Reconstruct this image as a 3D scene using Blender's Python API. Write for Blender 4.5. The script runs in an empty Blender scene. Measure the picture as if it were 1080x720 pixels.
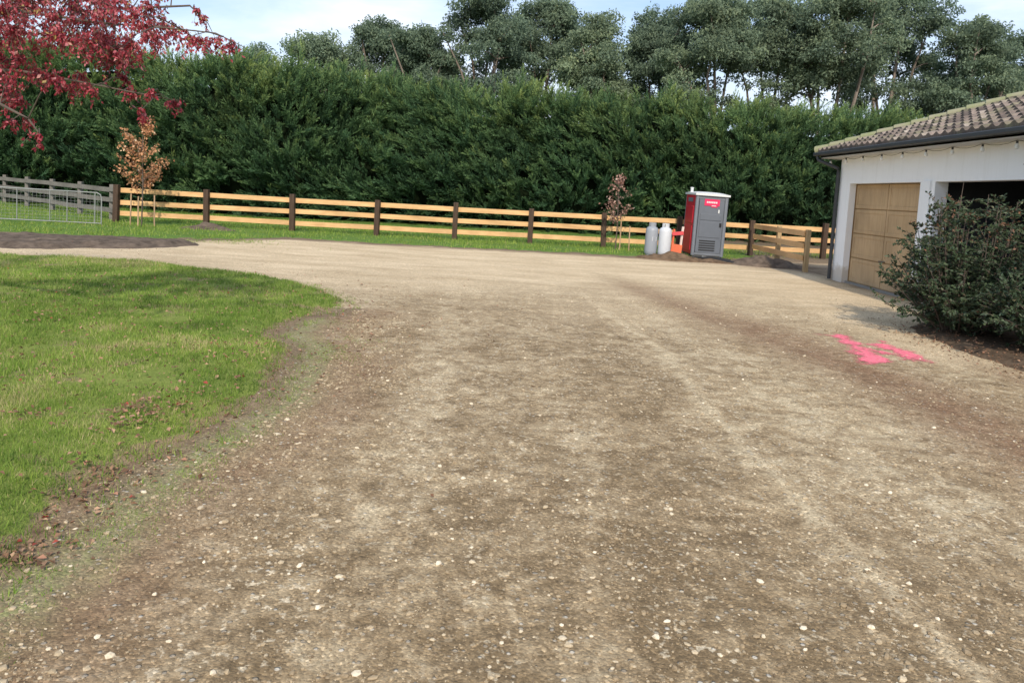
import bpy, math, random
import numpy as np
from mathutils import Vector, Matrix
random.seed(11); RNG = np.random.default_rng(11)
SC = bpy.context.scene; COL = SC.collection
R = math.radians

# ------------------------------------------------------------------ helpers
def tag(o, label=None, cat=None, group=None, kind=None):
    if label: o['label'] = label
    if cat: o['category'] = cat
    if group: o['group'] = group
    if kind: o['kind'] = kind
    return o

def empty(name, loc=(0, 0, 0), rz=0.0):
    o = bpy.data.objects.new(name, None); o.empty_display_size = 0.2
    COL.objects.link(o); o.location = loc; o.rotation_euler = (0, 0, rz); return o

def mesh_np(name, V, F, mat, parent=None, tint=None, smooth=False, attrs=None, loc=None):
    """V (n,3); F (m,k) same-size faces"""
    V = np.asarray(V, dtype=np.float32); F = np.asarray(F, dtype=np.int32)
    me = bpy.data.meshes.new(name); n, k = F.shape
    me.vertices.add(len(V)); me.vertices.foreach_set('co', V.ravel())
    me.loops.add(n * k); me.loops.foreach_set('vertex_index', F.ravel())
    me.polygons.add(n); me.polygons.foreach_set('loop_start', np.arange(0, n * k, k, dtype=np.int32))
    me.polygons.foreach_set('loop_total', np.full(n, k, dtype=np.int32))
    me.update(calc_edges=True)
    me.polygons.foreach_set('use_smooth', np.full(n, bool(smooth)))
    if tint is not None:
        a = me.attributes.new('tint', 'FLOAT', 'FACE'); a.data.foreach_set('value', np.asarray(tint, dtype=np.float32))
    if attrs:
        for nm, arr in attrs.items():
            a = me.attributes.new(nm, 'FLOAT', 'POINT'); a.data.foreach_set('value', np.asarray(arr, dtype=np.float32))
    me.materials.append(mat)
    o = bpy.data.objects.new(name, me); COL.objects.link(o)
    if parent: o.parent = parent
    if loc is not None: o.location = loc
    return o

class MB:
    def __init__(s): s.v = []; s.f = []
    def add(s, vs, fs):
        b = len(s.v); s.v += [tuple(v) for v in vs]; s.f += [tuple(i + b for i in f) for f in fs]; return s
    def box(s, x0, x1, y0, y1, z0, z1, M=None, jit=0):
        vs = [Vector((x, y, z)) for z in (z0, z1) for y in (y0, y1) for x in (x0, x1)]
        if M: vs = [M @ v for v in vs]
        return s.add(vs, [(0, 2, 3, 1), (4, 5, 7, 6), (0, 1, 5, 4), (2, 6, 7, 3), (0, 4, 6, 2), (1, 3, 7, 5)])
    def beam(s, a, b, w, h, up=(0, 0, 1)):
        a = Vector(a); b = Vector(b); d = (b - a).normalized(); r = d.cross(Vector(up))
        if r.length < 1e-3: r = d.cross(Vector((0, 1, 0)))
        r.normalize(); u = r.cross(d); vs = []
        for p in (a, b):
            for q, t in ((-1, -1), (1, -1), (1, 1), (-1, 1)): vs.append(p + r * q * w / 2 + u * t * h / 2)
        return s.add(vs, [(3, 2, 1, 0), (4, 5, 6, 7), (0, 1, 5, 4), (1, 2, 6, 5), (2, 3, 7, 6), (3, 0, 4, 7)])
    def tube(s, pts, rad, n=8, cap=True):
        pts = [Vector(p) for p in pts]; m = len(pts)
        if not hasattr(rad, '__len__'): rad = [rad] * m
        base = len(s.v)
        for i, p in enumerate(pts):
            d = (pts[min(i + 1, m - 1)] - pts[max(i - 1, 0)]).normalized()
            r = d.cross(Vector((0.13, 0.21, 1)))
            if r.length < .05: r = d.cross(Vector((1, 0, 0)))
            r.normalize(); u = r.cross(d)
            for k in range(n):
                a = 2 * math.pi * k / n; s.v.append(tuple(p + (r * math.cos(a) + u * math.sin(a)) * rad[i]))
        for i in range(m - 1):
            for k in range(n):
                a = base + i * n + k; b = base + i * n + (k + 1) % n; s.f.append((a, b, b + n, a + n))
        if cap:
            s.f.append(tuple(base + k for k in range(n))[::-1]); s.f.append(tuple(base + (m - 1) * n + k for k in range(n)))
        return s
    def lathe(s, prof, c=(0, 0, 0), n=24):
        base = len(s.v); m = len(prof)
        for r, z in prof:
            for k in range(n):
                a = 2 * math.pi * k / n; s.v.append((c[0] + r * math.cos(a), c[1] + r * math.sin(a), c[2] + z))
        for i in range(m - 1):
            for k in range(n):
                a = base + i * n + k; b = base + i * n + (k + 1) % n; s.f.append((a, b, b + n, a + n))
        s.f.append(tuple(base + k for k in range(n))[::-1]); s.f.append(tuple(base + (m - 1) * n + k for k in range(n)))
        return s
    def build(s, name, mat, parent=None, smooth=False, bevel=0, loc=None):
        me = bpy.data.meshes.new(name); me.from_pydata(s.v, [], s.f); me.update()
        me.materials.append(mat)
        if smooth:
            me.polygons.foreach_set('use_smooth', [True] * len(me.polygons))
            try: me.set_sharp_from_angle(angle=R(40))
            except Exception: pass
        o = bpy.data.objects.new(name, me); COL.objects.link(o)
        if bevel:
            b = o.modifiers.new('b', 'BEVEL'); b.width = bevel; b.segments = 2; b.limit_method = 'ANGLE'
        if parent: o.parent = parent
        if loc is not None: o.location = loc
        return o

# ------------------------------------------------------------------ noise (numpy)
def _h(ix, iy, seed):
    n = (ix.astype(np.int64) * 374761393 + iy.astype(np.int64) * 668265263 + seed * 974634777) & 0xffffffff
    n = ((n ^ (n >> 13)) * 1274126177) & 0xffffffff
    return ((n ^ (n >> 16)) & 0xffff) / 65535.0
def vnoise(x, y, seed=0):
    x = np.asarray(x, float); y = np.asarray(y, float)
    ix = np.floor(x); iy = np.floor(y); fx = x - ix; fy = y - iy
    fx = fx * fx * (3 - 2 * fx); fy = fy * fy * (3 - 2 * fy)
    a = _h(ix, iy, seed); b = _h(ix + 1, iy, seed); c = _h(ix, iy + 1, seed); d = _h(ix + 1, iy + 1, seed)
    return (a * (1 - fx) + b * fx) * (1 - fy) + (c * (1 - fx) + d * fx) * fy
def fbm(x, y, seed=0, o=4):
    s = 0; a = .5; t = 0
    for i in range(o):
        s = s + a * vnoise(x * 2 ** i, y * 2 ** i, seed + i * 7); t += a; a *= .5
    return s / t
def sstep(a, b, x):
    t = np.clip((x - a) / (b - a), 0, 1); return t * t * (3 - 2 * t)
def segdist(px, py, poly, closed=False):
    P = list(poly) + ([poly[0]] if closed else []); d = np.full(px.shape, 1e9)
    for (ax, ay), (bx, by) in zip(P[:-1], P[1:]):
        vx, vy = bx - ax, by - ay; L = vx * vx + vy * vy
        t = np.clip(((px - ax) * vx + (py - ay) * vy) / L, 0, 1)
        d = np.minimum(d, np.hypot(px - ax - t * vx, py - ay - t * vy))
    return d
def sdist(px, py, poly):          # positive inside
    px = np.asarray(px, float); py = np.asarray(py, float)
    ins = np.zeros(px.shape, bool)
    for (ax, ay), (bx, by) in zip(poly, poly[1:] + poly[:1]):
        c = ((ay > py) != (by > py)) & (px < (bx - ax) * (py - ay) / ((by - ay) if by != ay else 1e-9) + ax); ins ^= c
    d = segdist(px, py, poly, True); return np.where(ins, d, -d)

# ------------------------------------------------------------------ materials
def newmat(name):
    m = bpy.data.materials.new(name); m.use_nodes = True; nt = m.node_tree; nt.nodes.clear()
    out = nt.nodes.new('ShaderNodeOutputMaterial'); return m, nt, out
class NB:
    def __init__(s, nt): s.nt = nt; s.tc = None
    def n(s, t, **k):
        x = s.nt.nodes.new(t)
        for a, b in k.items(): setattr(x, a, b)
        return x
    def l(s, a, b): s.nt.links.new(a, b)
    def coord(s):
        if not s.tc: s.tc = s.n('ShaderNodeTexCoord')
        return s.tc.outputs['Object']
    def set(s, inp, v):
        if isinstance(v, bpy.types.NodeSocket): s.l(v, inp)
        else: inp.default_value = v
    def mapping(s, scale, rot=(0, 0, 0)):
        m = s.n('ShaderNodeMapping'); m.inputs['Scale'].default_value = scale; m.inputs['Rotation'].default_value = rot
        s.l(s.coord(), m.inputs[0]); return m.outputs[0]
    def noise(s, scale, detail=4, rough=.55, vec=None, dist=0):
        x = s.n('ShaderNodeTexNoise'); x.inputs['Scale'].default_value = scale; x.inputs['Detail'].default_value = detail
        x.inputs['Roughness'].default_value = rough; x.inputs['Distortion'].default_value = dist
        s.l(vec or s.coord(), x.inputs['Vector']); return x.outputs['Fac']
    def vor(s, scale, feature='F1', vec=None, out='Distance', rnd=1):
        x = s.n('ShaderNodeTexVoronoi', feature=feature); x.inputs['Scale'].default_value = scale; x.inputs['Randomness'].default_value = rnd
        s.l(vec or s.coord(), x.inputs['Vector']); return x.outputs[out]
    def ramp(s, fac, stops, interp='LINEAR'):
        x = s.n('ShaderNodeValToRGB'); x.color_ramp.interpolation = interp; e = x.color_ramp.elements
        while len(e) < len(stops): e.new(.5)
        for i, (p, c) in enumerate(stops):
            e[i].position = p; e[i].color = (c, c, c, 1) if not hasattr(c, '__len__') else (*c[:3], 1)
        s.l(fac, x.inputs[0]); return x.outputs[0]
    def mix(s, f, a, b, blend='MIX'):
        x = s.n('ShaderNodeMix', data_type='RGBA', blend_type=blend)
        s.set(x.inputs[0], f)
        for i, v in ((6, a), (7, b)):
            if isinstance(v, bpy.types.NodeSocket): s.l(v, x.inputs[i])
            else: x.inputs[i].default_value = (*v[:3], 1) if hasattr(v, '__len__') else (v, v, v, 1)
        return x.outputs[2]
    def math(s, op, a, b=0.0, clamp=False):
        x = s.n('ShaderNodeMath', operation=op, use_clamp=clamp); s.set(x.inputs[0], a); s.set(x.inputs[1], b); return x.outputs[0]
    def attr(s, name):
        x = s.n('ShaderNodeAttribute', attribute_name=name); return x.outputs['Fac']
    def bump(s, h, strength=.5, dist=.01, prev=None):
        x = s.n('ShaderNodeBump'); x.inputs['Strength'].default_value = strength; x.inputs['Distance'].default_value = dist
        s.l(h, x.inputs['Height'])
        if prev: s.l(prev, x.inputs['Normal'])
        return x.outputs[0]
    def bsdf(s, col, rough=.7, spec=.5, metal=0, normal=None, out=None):
        x = s.n('ShaderNodeBsdfPrincipled')
        if isinstance(col, bpy.types.NodeSocket): s.l(col, x.inputs['Base Color'])
        else: x.inputs['Base Color'].default_value = (*col[:3], 1)
        s.set(x.inputs['Roughness'], rough); x.inputs['Specular IOR Level'].default_value = spec; x.inputs['Metallic'].default_value = metal
        if normal: s.l(normal, x.inputs['Normal'])
        if out: s.l(x.outputs[0], out.inputs['Surface'])
        return x

def simple(name, col, rough=.6, var=.15, scale=3.0, metal=0, spec=.4, bumps=0, bscale=60, col2=None):
    m, nt, out = newmat(name); b = NB(nt)
    f = b.noise(scale, 5, .6); f = b.ramp(f, [(.3, 0.0), (.7, 1.0)])
    c2 = col2 or tuple(c * (1 - var) for c in col); c = b.mix(f, c2, col)
    nr = b.bump(b.noise(bscale, 3), bumps, .005) if bumps else None
    b.bsdf(c, rough, spec, metal, nr, out); return m

def leafmat(name, stops, trans=.3, rough=.5, spec=.3, nscale=1.2, namt=.35):
    m, nt, out = newmat(name); b = NB(nt)
    c = b.ramp(b.attr('tint'), stops)
    f = b.ramp(b.noise(nscale, 3), [(.3, 1 - namt), (.7, 1 + namt * .6)])
    c = b.mix(1.0, c, f, 'MULTIPLY')
    p = b.bsdf(c, rough, spec)
    t = b.n('ShaderNodeBsdfTranslucent'); b.l(c, t.inputs[0])
    mx = b.n('ShaderNodeMixShader'); mx.inputs[0].default_value = trans
    b.l(p.outputs[0], mx.inputs[1]); b.l(t.outputs[0], mx.inputs[2]); b.l(mx.outputs[0], out.inputs['Surface']); return m

def timber(name, light, dark, axis=0, scale=1.0, knots=True, rough=.75):
    m, nt, out = newmat(name); b = NB(nt)
    sc = [18, 18, 18]; sc[axis] = 1.2
    g = b.noise(1.6 * scale, 6, .65, b.mapping(tuple(sc)), .4)
    c = b.ramp(g, [(.3, dark), (.7, light)])
    f2 = b.ramp(b.noise(.9, 4), [(.35, .72), (.7, 1.08)]); c = b.mix(1.0, c, f2, 'MULTIPLY')
    b.bsdf(c, rough, .25, 0, b.bump(g, .3, .004), out); return m

M = {}
M['rail'] = timber('fresh_pine', (.80, .52, .26), (.62, .35, .15))
M['post_dark'] = timber('dark_post', (.105, .065, .045), (.045, .03, .02), 2)
M['post_pine'] = timber('pine_post', (.55, .40, .22), (.36, .24, .12), 2)
M['grey_timber'] = timber('weathered_timber', (.25, .23, .205), (.12, .11, .10))
M['stake'] = timber('stake_timber', (.55, .38, .24), (.35, .22, .13), 2)
M['galv'] = simple('galvanised_steel', (.30, .31, .30), .6, .25, 8, .3)
M['bark'] = simple('grey_bark', (.13, .10, .08), .85, .4, 6, bumps=.5, bscale=30)
M['gum_bark'] = simple('gum_bark', (.27, .22, .18), .8, .55, .9, bumps=.3, bscale=8, col2=(.12, .09, .07))

# driveway -------------------------------------------------------
def drive_material():
    m, nt, out = newmat('compacted_gravel'); b = NB(nt)
    big = b.noise(.55, 5, .6); mid = b.noise(2.3, 6, .66); fine = b.noise(11, 6, .7); vf = b.noise(75, 5, .75)
    # pale fines against darker damp dirt
    p4 = b.noise(5.5, 5, .62, None, .6); a = b.math('ADD', b.math('MULTIPLY', big, .22), b.math('ADD', b.math('MULTIPLY', mid, .38), b.math('ADD', b.math('MULTIPLY', fine, .28), b.math('MULTIPLY', p4, .40))))
    a = b.math('ADD', a, b.math('MULTIPLY', b.attr('pale'), .085))
    a = b.math('SUBTRACT', a, b.math('MULTIPLY', b.attr('damp'), .05))
    c = b.ramp(a, [(.52, (.20, .141, .077)), (.60, (.30, .220, .128)), (.67, (.40, .308, .190)), (.745, (.51, .412, .267))])
    red = b.mix(b.ramp(fine, [(.35, 0.0), (.65, 1.0)]), (.155, .09, .05), (.29, .182, .108))
    fl = b.ramp(b.noise(24, 4, .6, b.mapping((1, .8, 1)), .1), [(.57, 0.0), (.63, 1.0)]); fz = b.ramp(b.noise(1.0, 4, .6, b.mapping((2.6, .6, 1))), [(.42, .08), (.6, 1.0)])
    c = b.mix(b.math('MULTIPLY', b.math('MULTIPLY', fl, fz), .75), c, (.66, .56, .40))
    dk = b.ramp(b.noise(8, 6, .7, None, .8), [(.36, 1.0), (.44, 0.0)]); c = b.mix(b.math('MULTIPLY', dk, .55), c, (.15, .105, .058))
    rf = b.math('MULTIPLY', b.attr('red'), b.ramp(b.noise(3.0, 5, .65), [(.3, .5), (.6, 1.0)]), True)
    c = b.mix(rf, c, red)
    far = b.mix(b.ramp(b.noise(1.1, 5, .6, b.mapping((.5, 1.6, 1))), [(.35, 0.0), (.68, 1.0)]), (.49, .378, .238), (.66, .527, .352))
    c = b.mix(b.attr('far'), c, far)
    soil = b.mix(fine, (.11, .075, .046), (.24, .17, .11)); c = b.mix(b.attr('soil'), c, soil)
    moss = b.mix(b.ramp(fine, [(.35, 0.0), (.6, 1.0)]), (.30, .245, .15), (.24, .245, .10))
    mf = b.math('MULTIPLY', b.attr('moss'), b.ramp(b.noise(5, 5, .7), [(.32, 0.0), (.5, 1.0)]), True)
    c = b.mix(mf, c, moss)
    # individual grit: cell colours
    cell = b.vor(85, out='Color'); cv = b.n('ShaderNodeSeparateColor'); b.l(cell, cv.inputs[0])
    c = b.mix(.75, c, b.mix(1.0, c, b.ramp(cv.outputs[0], [(0, .55), (.75, 1.05), (.93, 1.25), (1, 1.9)]), 'MULTIPLY'))
    c = b.mix(1.0, c, b.ramp(vf, [(.3, .8), (.7, 1.2)]), 'MULTIPLY')
    cell2 = b.vor(32, out='Color'); cv2 = b.n('ShaderNodeSeparateColor'); b.l(cell2, cv2.inputs[0])
    d2 = b.vor(32); peb = b.math('MULTIPLY', b.ramp(cv2.outputs[1], [(.83, 0.0), (.86, 1.0)]), b.ramp(d2, [(.25, 1.0), (.38, 0.0)]))
    peb = b.math('MULTIPLY', peb, b.math('SUBTRACT', 1.0, b.attr('far')))
    c = b.mix(b.math('MULTIPLY', peb, .8), c, b.mix(cv2.outputs[2], (.30, .25, .185), (.58, .53, .44)))
    h = b.math('ADD', b.math('MULTIPLY', b.vor(85), -.35), b.math('ADD', b.math('MULTIPLY', fine, 1.6), b.math('MULTIPLY', peb, .7)))
    nr = b.bump(h, .9, .010); nr = b.bump(vf, .5, .004, nr)
    b.bsdf(c, .9, .2, 0, nr, out); return m
M['drive'] = drive_material()
def grass_ground(name, c1, c2, dirt, dt=.62):
    m, nt, out = newmat(name); b = NB(nt)
    c = b.mix(b.ramp(b.noise(7, 6, .7), [(.35, 0.0), (.65, 1.0)]), c1, c2)
    e = b.math('ADD', b.noise(1.7, 5, .65), b.math('MULTIPLY', b.attr('soil'), .6))
    c = b.mix(b.ramp(e, [(dt, 0.0), (dt + .08, 1.0)]), c, dirt)
    c = b.mix(1.0, c, b.ramp(b.noise(90, 4, .7), [(.3, .65), (.7, 1.3)]), 'MULTIPLY')
    b.bsdf(c, .95, .1, 0, b.bump(b.noise(60, 4, .7), .8, .02), out); return m
M['lawn'] = grass_ground('lawn_soil', (.15, .20, .04), (.23, .27, .065), (.27, .20, .115), .57)
M['verge'] = grass_ground('verge_soil', (.08, .15, .03), (.14, .22, .05), (.17, .13, .09), .66)
M['ground'] = grass_ground('paddock', (.07, .12, .03), (.11, .17, .05), (.15, .12, .08), .75)
M['soil'] = simple('loose_soil', (.20, .135, .085), .95, .65, 6, spec=.1, bumps=1, bscale=25)
M['soil_grey'] = simple('grey_soil', (.17, .13, .10), .95, .65, 5, spec=.1, bumps=1, bscale=25)
M['mulch'] = simple('bed_soil', (.15, .105, .07), .95, .6, 9, spec=.1, bumps=1, bscale=40)
M['stone'] = None
def stone_mat():
    m, nt, out = newmat('driveway_stone'); b = NB(nt)
    c = b.ramp(b.attr('tint'), [(0, (.17, .12, .072)), (.5, (.31, .235, .145)), (.8, (.47, .38, .255)), (1, (.74, .64, .48))])
    c = b.mix(1.0, c, b.ramp(b.noise(160, 3), [(.3, .8), (.7, 1.15)]), 'MULTIPLY')
    b.bsdf(c, .85, .25, 0, None, out); return m
M['stone'] = stone_mat()
M['blade'] = leafmat('grass_blade', [(0, (.095, .17, .026)), (.45, (.20, .31, .048)), (.8, (.31, .40, .078)), (1, (.50, .43, .21))], .35, .55, .25, .9, .22)
M['litter'] = leafmat('dead_leaf', [(0, (.10, .055, .035)), (.45, (.24, .135, .08)), (.75, (.42, .27, .17)), (.9, (.30, .055, .04)), (1, (.6, .42, .25))], .1, .7, .2, 4, .2)
M['red_leaf'] = leafmat('crimson_leaf', [(0, (.14, .015, .025)), (.35, (.30, .025, .04)), (.7, (.48, .075, .10)), (.93, (.62, .25, .26)), (1, (.42, .30, .10))], .3, .45, .5, 1.5, .25)
M['copper_leaf'] = leafmat('copper_leaf', [(0, (.30, .13, .06)), (.5, (.55, .27, .13)), (.9, (.72, .43, .25)), (1, (.8, .6, .4))], .3, .55, .3, 3, .15)
M['brown_leaf'] = leafmat('brown_leaf', [(0, (.15, .07, .055)), (.5, (.30, .16, .12)), (.9, (.5, .34, .27)), (1, (.65, .5, .42))], .2, .55, .3, 3, .15)
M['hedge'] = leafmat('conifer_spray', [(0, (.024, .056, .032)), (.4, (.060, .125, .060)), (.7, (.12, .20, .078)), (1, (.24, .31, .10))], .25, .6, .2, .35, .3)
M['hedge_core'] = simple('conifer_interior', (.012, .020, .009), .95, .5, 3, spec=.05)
M['gum'] = leafmat('gum_leaf', [(0, (.10, .15, .11)), (.5, (.19, .255, .17)), (.85, (.285, .35, .205)), (1, (.38, .43, .24))], .42, .65, .2, .22, .35)
M['shrub'] = leafmat('shrub_leaf', [(0, (.03, .052, .028)), (.5, (.065, .10, .05)), (.8, (.12, .155, .08)), (.92, (.15, .085, .05)), (1, (.24, .12, .07))], .25, .5, .35, 1.5, .3)

# ------------------------------------------------------------------ outlines (metres; camera stands at the origin looking along +Y)
LAWN = [(-60, 10.5), (-20, 12.2), (-9.64, 12.9), (-9, 12.94), (-7.87, 13.29), (-6.67, 13.3), (-5.25, 12.77), (-3.9, 12.2), (-2.9, 11.3), (-2.15, 10.2),
        (-2.1, 9.5), (-2.45, 8.6), (-2.4, 7.6), (-2.0, 7.1), (-1.85, 6.2), (-1.75, 5.3), (-1.9, 4.5), (-2.0, 4.0), (-1.98, 3.4), (-1.95, 2.9), (-2.0, 2), (-2.6, -8), (-60, -8)]
VERGE = [(-60, 14), (-20, 16.4), (-12.07, 16.6), (-10.21, 17.2), (-9.04, 17.4), (-7.7, 18.1), (-6.23, 20.1), (-3.62, 20.1), (-1.57, 20.3), (.53, 20.5),
         (1.9, 20.4), (3.3, 20.6), (3.75, 20.9), (4.9, 21.3), (6.0, 21.2), (6.6, 21.8), (7.2, 22.6), (8.5, 22.9), (12, 23.0), (20, 22.5), (60, 20), (60, 60), (-60, 60)]
SOILS = [(-60, 11.5), (-20, 13.3), (-9.8, 14.1), (-8.52, 15.05), (-7.31, 16.23), (-7.1, 16.9), (-7.6, 17.7), (-9.0, 17.5), (-10.3, 17.3), (-12.1, 16.6), (-20, 15.8), (-60, 14.5)]
BED = [(6.3, 11.3), (5.8, 10.8), (5.52, 10.0), (5.48, 9.3), (5.58, 7.7), (5.5, 5), (5.6, -6), (9, -6), (9, 8.4), (7.6, 8.5), (7.6, 11.2)]
REDB = [(2.1, 15.5), (2.54, 12.9), (3.08, 10.64), (3.6, 8.6), (3.82, 7.2), (3.9, 5.3), (3.9, 1)]
PALE1 = [(1.2, 12.5), (1.4, 10.47), (1.73, 8.03), (1.66, 6.3), (1.65, 4.79), (1.75, 2.93), (1.8, 1.2)]
PALE2 = [(.35, 20), (.5, 19.25), (.73, 13.4), (.7, 9), (.56, 4.6), (.41, 2.0)]
PALE3 = [(-.9, 16), (-.75, 10), (-.6, 6), (-.55, 2)]
def drive_h(x, y):
    z = .03 * (fbm(x * .35, y * .35, 3) - .5) + .022 * (fbm(x * 2.2, y * 2.2, 9, 4) - .5) + .014 * (fbm(x * 7, y * 7, 21, 3) - .5)
    z = z - .030 * np.exp(-(segdist(x, y, REDB) / .3) ** 2)
    z = z + .016 * np.exp(-(segdist(x, y, PALE1) / .07) ** 2)
    return z
def lawn_h(x, y):
    d = sdist(x, y, LAWN) + .30 * (fbm(x * 1.6, y * 1.6, 31) - .5) + .12 * (fbm(x * 7, y * 7, 33) - .5)
    return -.06 + .13 * sstep(-.15, .45, d) + .03 * (fbm(x * .8, y * .8, 5) - .5) + .012 * (fbm(x * 6, y * 6, 6) - .5), d
def verge_h(x, y):
    d = sdist(x, y, VERGE) + .5 * (fbm(x * 1.1, y * 1.1, 41) - .5) + .15 * (fbm(x * 5, y * 5, 43) - .5)
    return -.07 + .12 * sstep(-.2, .3, d) + .05 * (fbm(x * .6, y * .6, 15) - .5), d
def soil_h(x, y):
    d = sdist(x, y, SOILS) + .3 * (fbm(x * 1.5, y * 1.5, 51) - .5)
    return -.06 + .16 * sstep(-.2, .5, d) + .09 * (fbm(x * 2.5, y * 2.5, 55) - .5) + .06 * (fbm(x * 8, y * 8, 56) - .5), d
def bed_h(x, y):
    d = sdist(x, y, BED) + .2 * (fbm(x * 2, y * 2, 61) - .5)
    return -.05 + .14 * sstep(-.1, .4, d) + .04 * (fbm(x * 4, y * 4, 65) - .5), d

def axis(*segs):
    r = [segs[0][0]]
    for a, b, st in segs:
        n = max(1, int(round((b - a) / st))); r += list(np.linspace(a, b, n + 1)[1:])
    return np.array(r)
def sheet(name, xs, ys, hf, mat, cull=None, attrs=None):
    X, Y = np.meshgrid(xs, ys); Z = hf(X, Y); nx, ny = len(xs), len(ys)
    V = np.stack([X, Y, Z], -1).reshape(-1, 3)
    i = np.arange(nx - 1)[None, :] + nx * np.arange(ny - 1)[:, None]
    F = np.stack([i, i + 1, i + nx + 1, i + nx], -1).reshape(-1, 4)
    if cull is not None:
        k = cull(X, Y).reshape(-1); F = F[k[F].any(1)]
        used = np.unique(F); mp = np.zeros(len(V), int); mp[used] = np.arange(len(used)); V = V[used]; F = mp[F]
    A = {n: f(V[:, 0], V[:, 1]) for n, f in (attrs or {}).items()}
    return tag(mesh_np(name, V, F, mat, smooth=True, attrs=A), kind='structure')

# ground
sheet('ground', axis((-600, -40, 40), (-40, 40, 4), (40, 600, 40)), axis((-300, -20, 40), (-20, 60, 4), (60, 900, 60)), lambda x, y: np.full(x.shape, -.10), M['ground'], attrs={'soil': lambda x, y: 0 * x})
lawnd = lambda x, y: sdist(x, y, LAWN)
def a_red(x, y):
    a = np.exp(-(segdist(x, y, REDB) / (.58 + .3 * (fbm(x * .8, y * .8, 77) - .5))) ** 2) * (1 - sstep(13.5, 16, y))
    e = 1 - sstep(.25, 1.15, -lawnd(x, y) + .5 * (fbm(x * 1.2, y * 1.2, 78) - .5)); e = e * (1 - sstep(8.8, 10.3, y))
    g = .5 * sstep(5.0, 5.4, x) * (1 - sstep(10, 12, y))
    return np.clip(a + e * .85 + g, 0, 1)
def a_pale(x, y):
    w = lambda p, r: np.exp(-(segdist(x, y, p) / r) ** 2)
    return 1.1 * w(PALE1, .075) + .35 * w(PALE2, .14) + .25 * w(PALE3, .2) + .3 * w([(a + .75, b) for a, b in PALE1], .2)
def a_damp(x, y):
    w = lambda p, r: np.exp(-(segdist(x, y, p) / r) ** 2)
    return w([(.9, 12), (.8, 7), (.7, 4), (.7, 2)], .45) * .9 + w([(1.2, 14), (1.1, 9), (1.15, 5), (1.2, 2)], .3) * .6 + .6 * w([(-.1, 12), (0, 6), (.05, 2)], .32) + 1.0 * (1 - sstep(2.4, 5.2, y)) + .8 * w([(-1.3, 14), (-1.1, 9), (-1.0, 5)], .2)
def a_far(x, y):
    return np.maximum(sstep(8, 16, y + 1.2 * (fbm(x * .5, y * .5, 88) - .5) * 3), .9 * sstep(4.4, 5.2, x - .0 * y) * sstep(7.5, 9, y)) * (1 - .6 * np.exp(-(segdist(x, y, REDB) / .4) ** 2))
def a_soil(x, y):
    s = np.exp(-((x - 4.3) / 1.4) ** 2 - ((y - 20.7) / .55) ** 2) + .9 * np.exp(-((x - 7.2) / 1.2) ** 2 - ((y - 20.6) / 1.0) ** 2)
    s = s + .8 * np.exp(-((sdist(x, y, VERGE) + .05) / .18) ** 2) + (x > 7.8) * (y > 18) * .6
    s = s + .75 * np.exp(-((-lawnd(x, y) - .05) / .22) ** 2) * (y < 9.7) + np.exp(-((x - 7.7) / .22) ** 2) * .7 * (y > 11)
    return np.clip(s * (.5 + fbm(x * 3, y * 3, 91)), 0, 1)
def a_moss(x, y):
    d = -lawnd(x, y); return np.clip(.9 * np.exp(-((d - .2) / .16) ** 2) * (y < 8.8), 0, 1)
sheet('driveway', axis((-46, -12, 1.5), (-12, -3, .2), (-3, 5.5, .045), (5.5, 12, .15), (12, 40, 1)), axis((-10, 1.6, .8), (1.6, 8, .045), (8, 14, .09), (14, 26, .2)),
      drive_h, M['drive'], attrs={'red': a_red, 'pale': a_pale, 'damp': a_damp, 'far': a_far, 'soil': a_soil, 'moss': a_moss})
sheet('lawn', axis((-60, -14, 1), (-14, -6, .2), (-6, -1.2, .05)), axis((-8, 1.8, .4), (1.8, 14.5, .06)), lambda x, y: lawn_h(x, y)[0], M['lawn'],
      cull=lambda x, y: lawn_h(x, y)[1] > -.3, attrs={'soil': lambda x, y: 1 - sstep(-.05, .3, lawn_h(x, y)[1])})
sheet('grass_verge', axis((-60, -20, 1), (-20, 14, .14), (14, 60, 1)), axis((11, 16, .3), (16, 26, .14), (26, 60, 1)), lambda x, y: verge_h(x, y)[0], M['verge'],
      cull=lambda x, y: verge_h(x, y)[1] > -.4, attrs={'soil': lambda x, y: np.clip(1 - sstep(.0, .3, verge_h(x, y)[1]) + .8 * sstep(7.2, 8.2, x), 0, 1)})
sheet('soil_strip', axis((-60, -16, 1), (-16, -6, .08)), axis((10, 20, .08)), lambda x, y: soil_h(x, y)[0], M['soil_grey'], cull=lambda x, y: soil_h(x, y)[1] > -.3)
sheet('garden_bed', axis((4.8, 9.2, .06)), axis((-6, 6, .3), (6, 12, .06)), lambda x, y: bed_h(x, y)[0], M['mulch'], cull=lambda x, y: bed_h(x, y)[1] > -.2)

def mound(name, cx, cy, rx, ry, h, mat, seed, rot=0):
    n = 40; a = np.linspace(-1.3, 1.3, n); X, Y = np.meshgrid(a, a); rr = np.hypot(X, Y)
    ca, sa = math.cos(rot), math.sin(rot)
    wx = cx + (X * rx) * ca - (Y * ry) * sa; wy = cy + (X * rx) * sa + (Y * ry) * ca
    prof = np.clip(1 - rr + .35 * (fbm(wx * 2, wy * 2, seed) - .5), -.3, 1)
    Z = h * prof * (.7 + .9 * (fbm(wx * 4, wy * 4, seed + 3) - .2)) + .05 * (fbm(wx * 9, wy * 9, seed + 5) - .5) * (prof > 0) + .01
    Z = np.where(prof < 0, -.06 + prof * .2, Z)
    i = np.arange(n - 1)[None, :] + n * np.arange(n - 1)[:, None]
    F = np.stack([i, i + 1, i + n + 1, i + n], -1).reshape(-1, 4)
    return tag(mesh_np(name, np.stack([wx, wy, Z], -1).reshape(-1, 3), F, mat, smooth=True), kind='structure')
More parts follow.
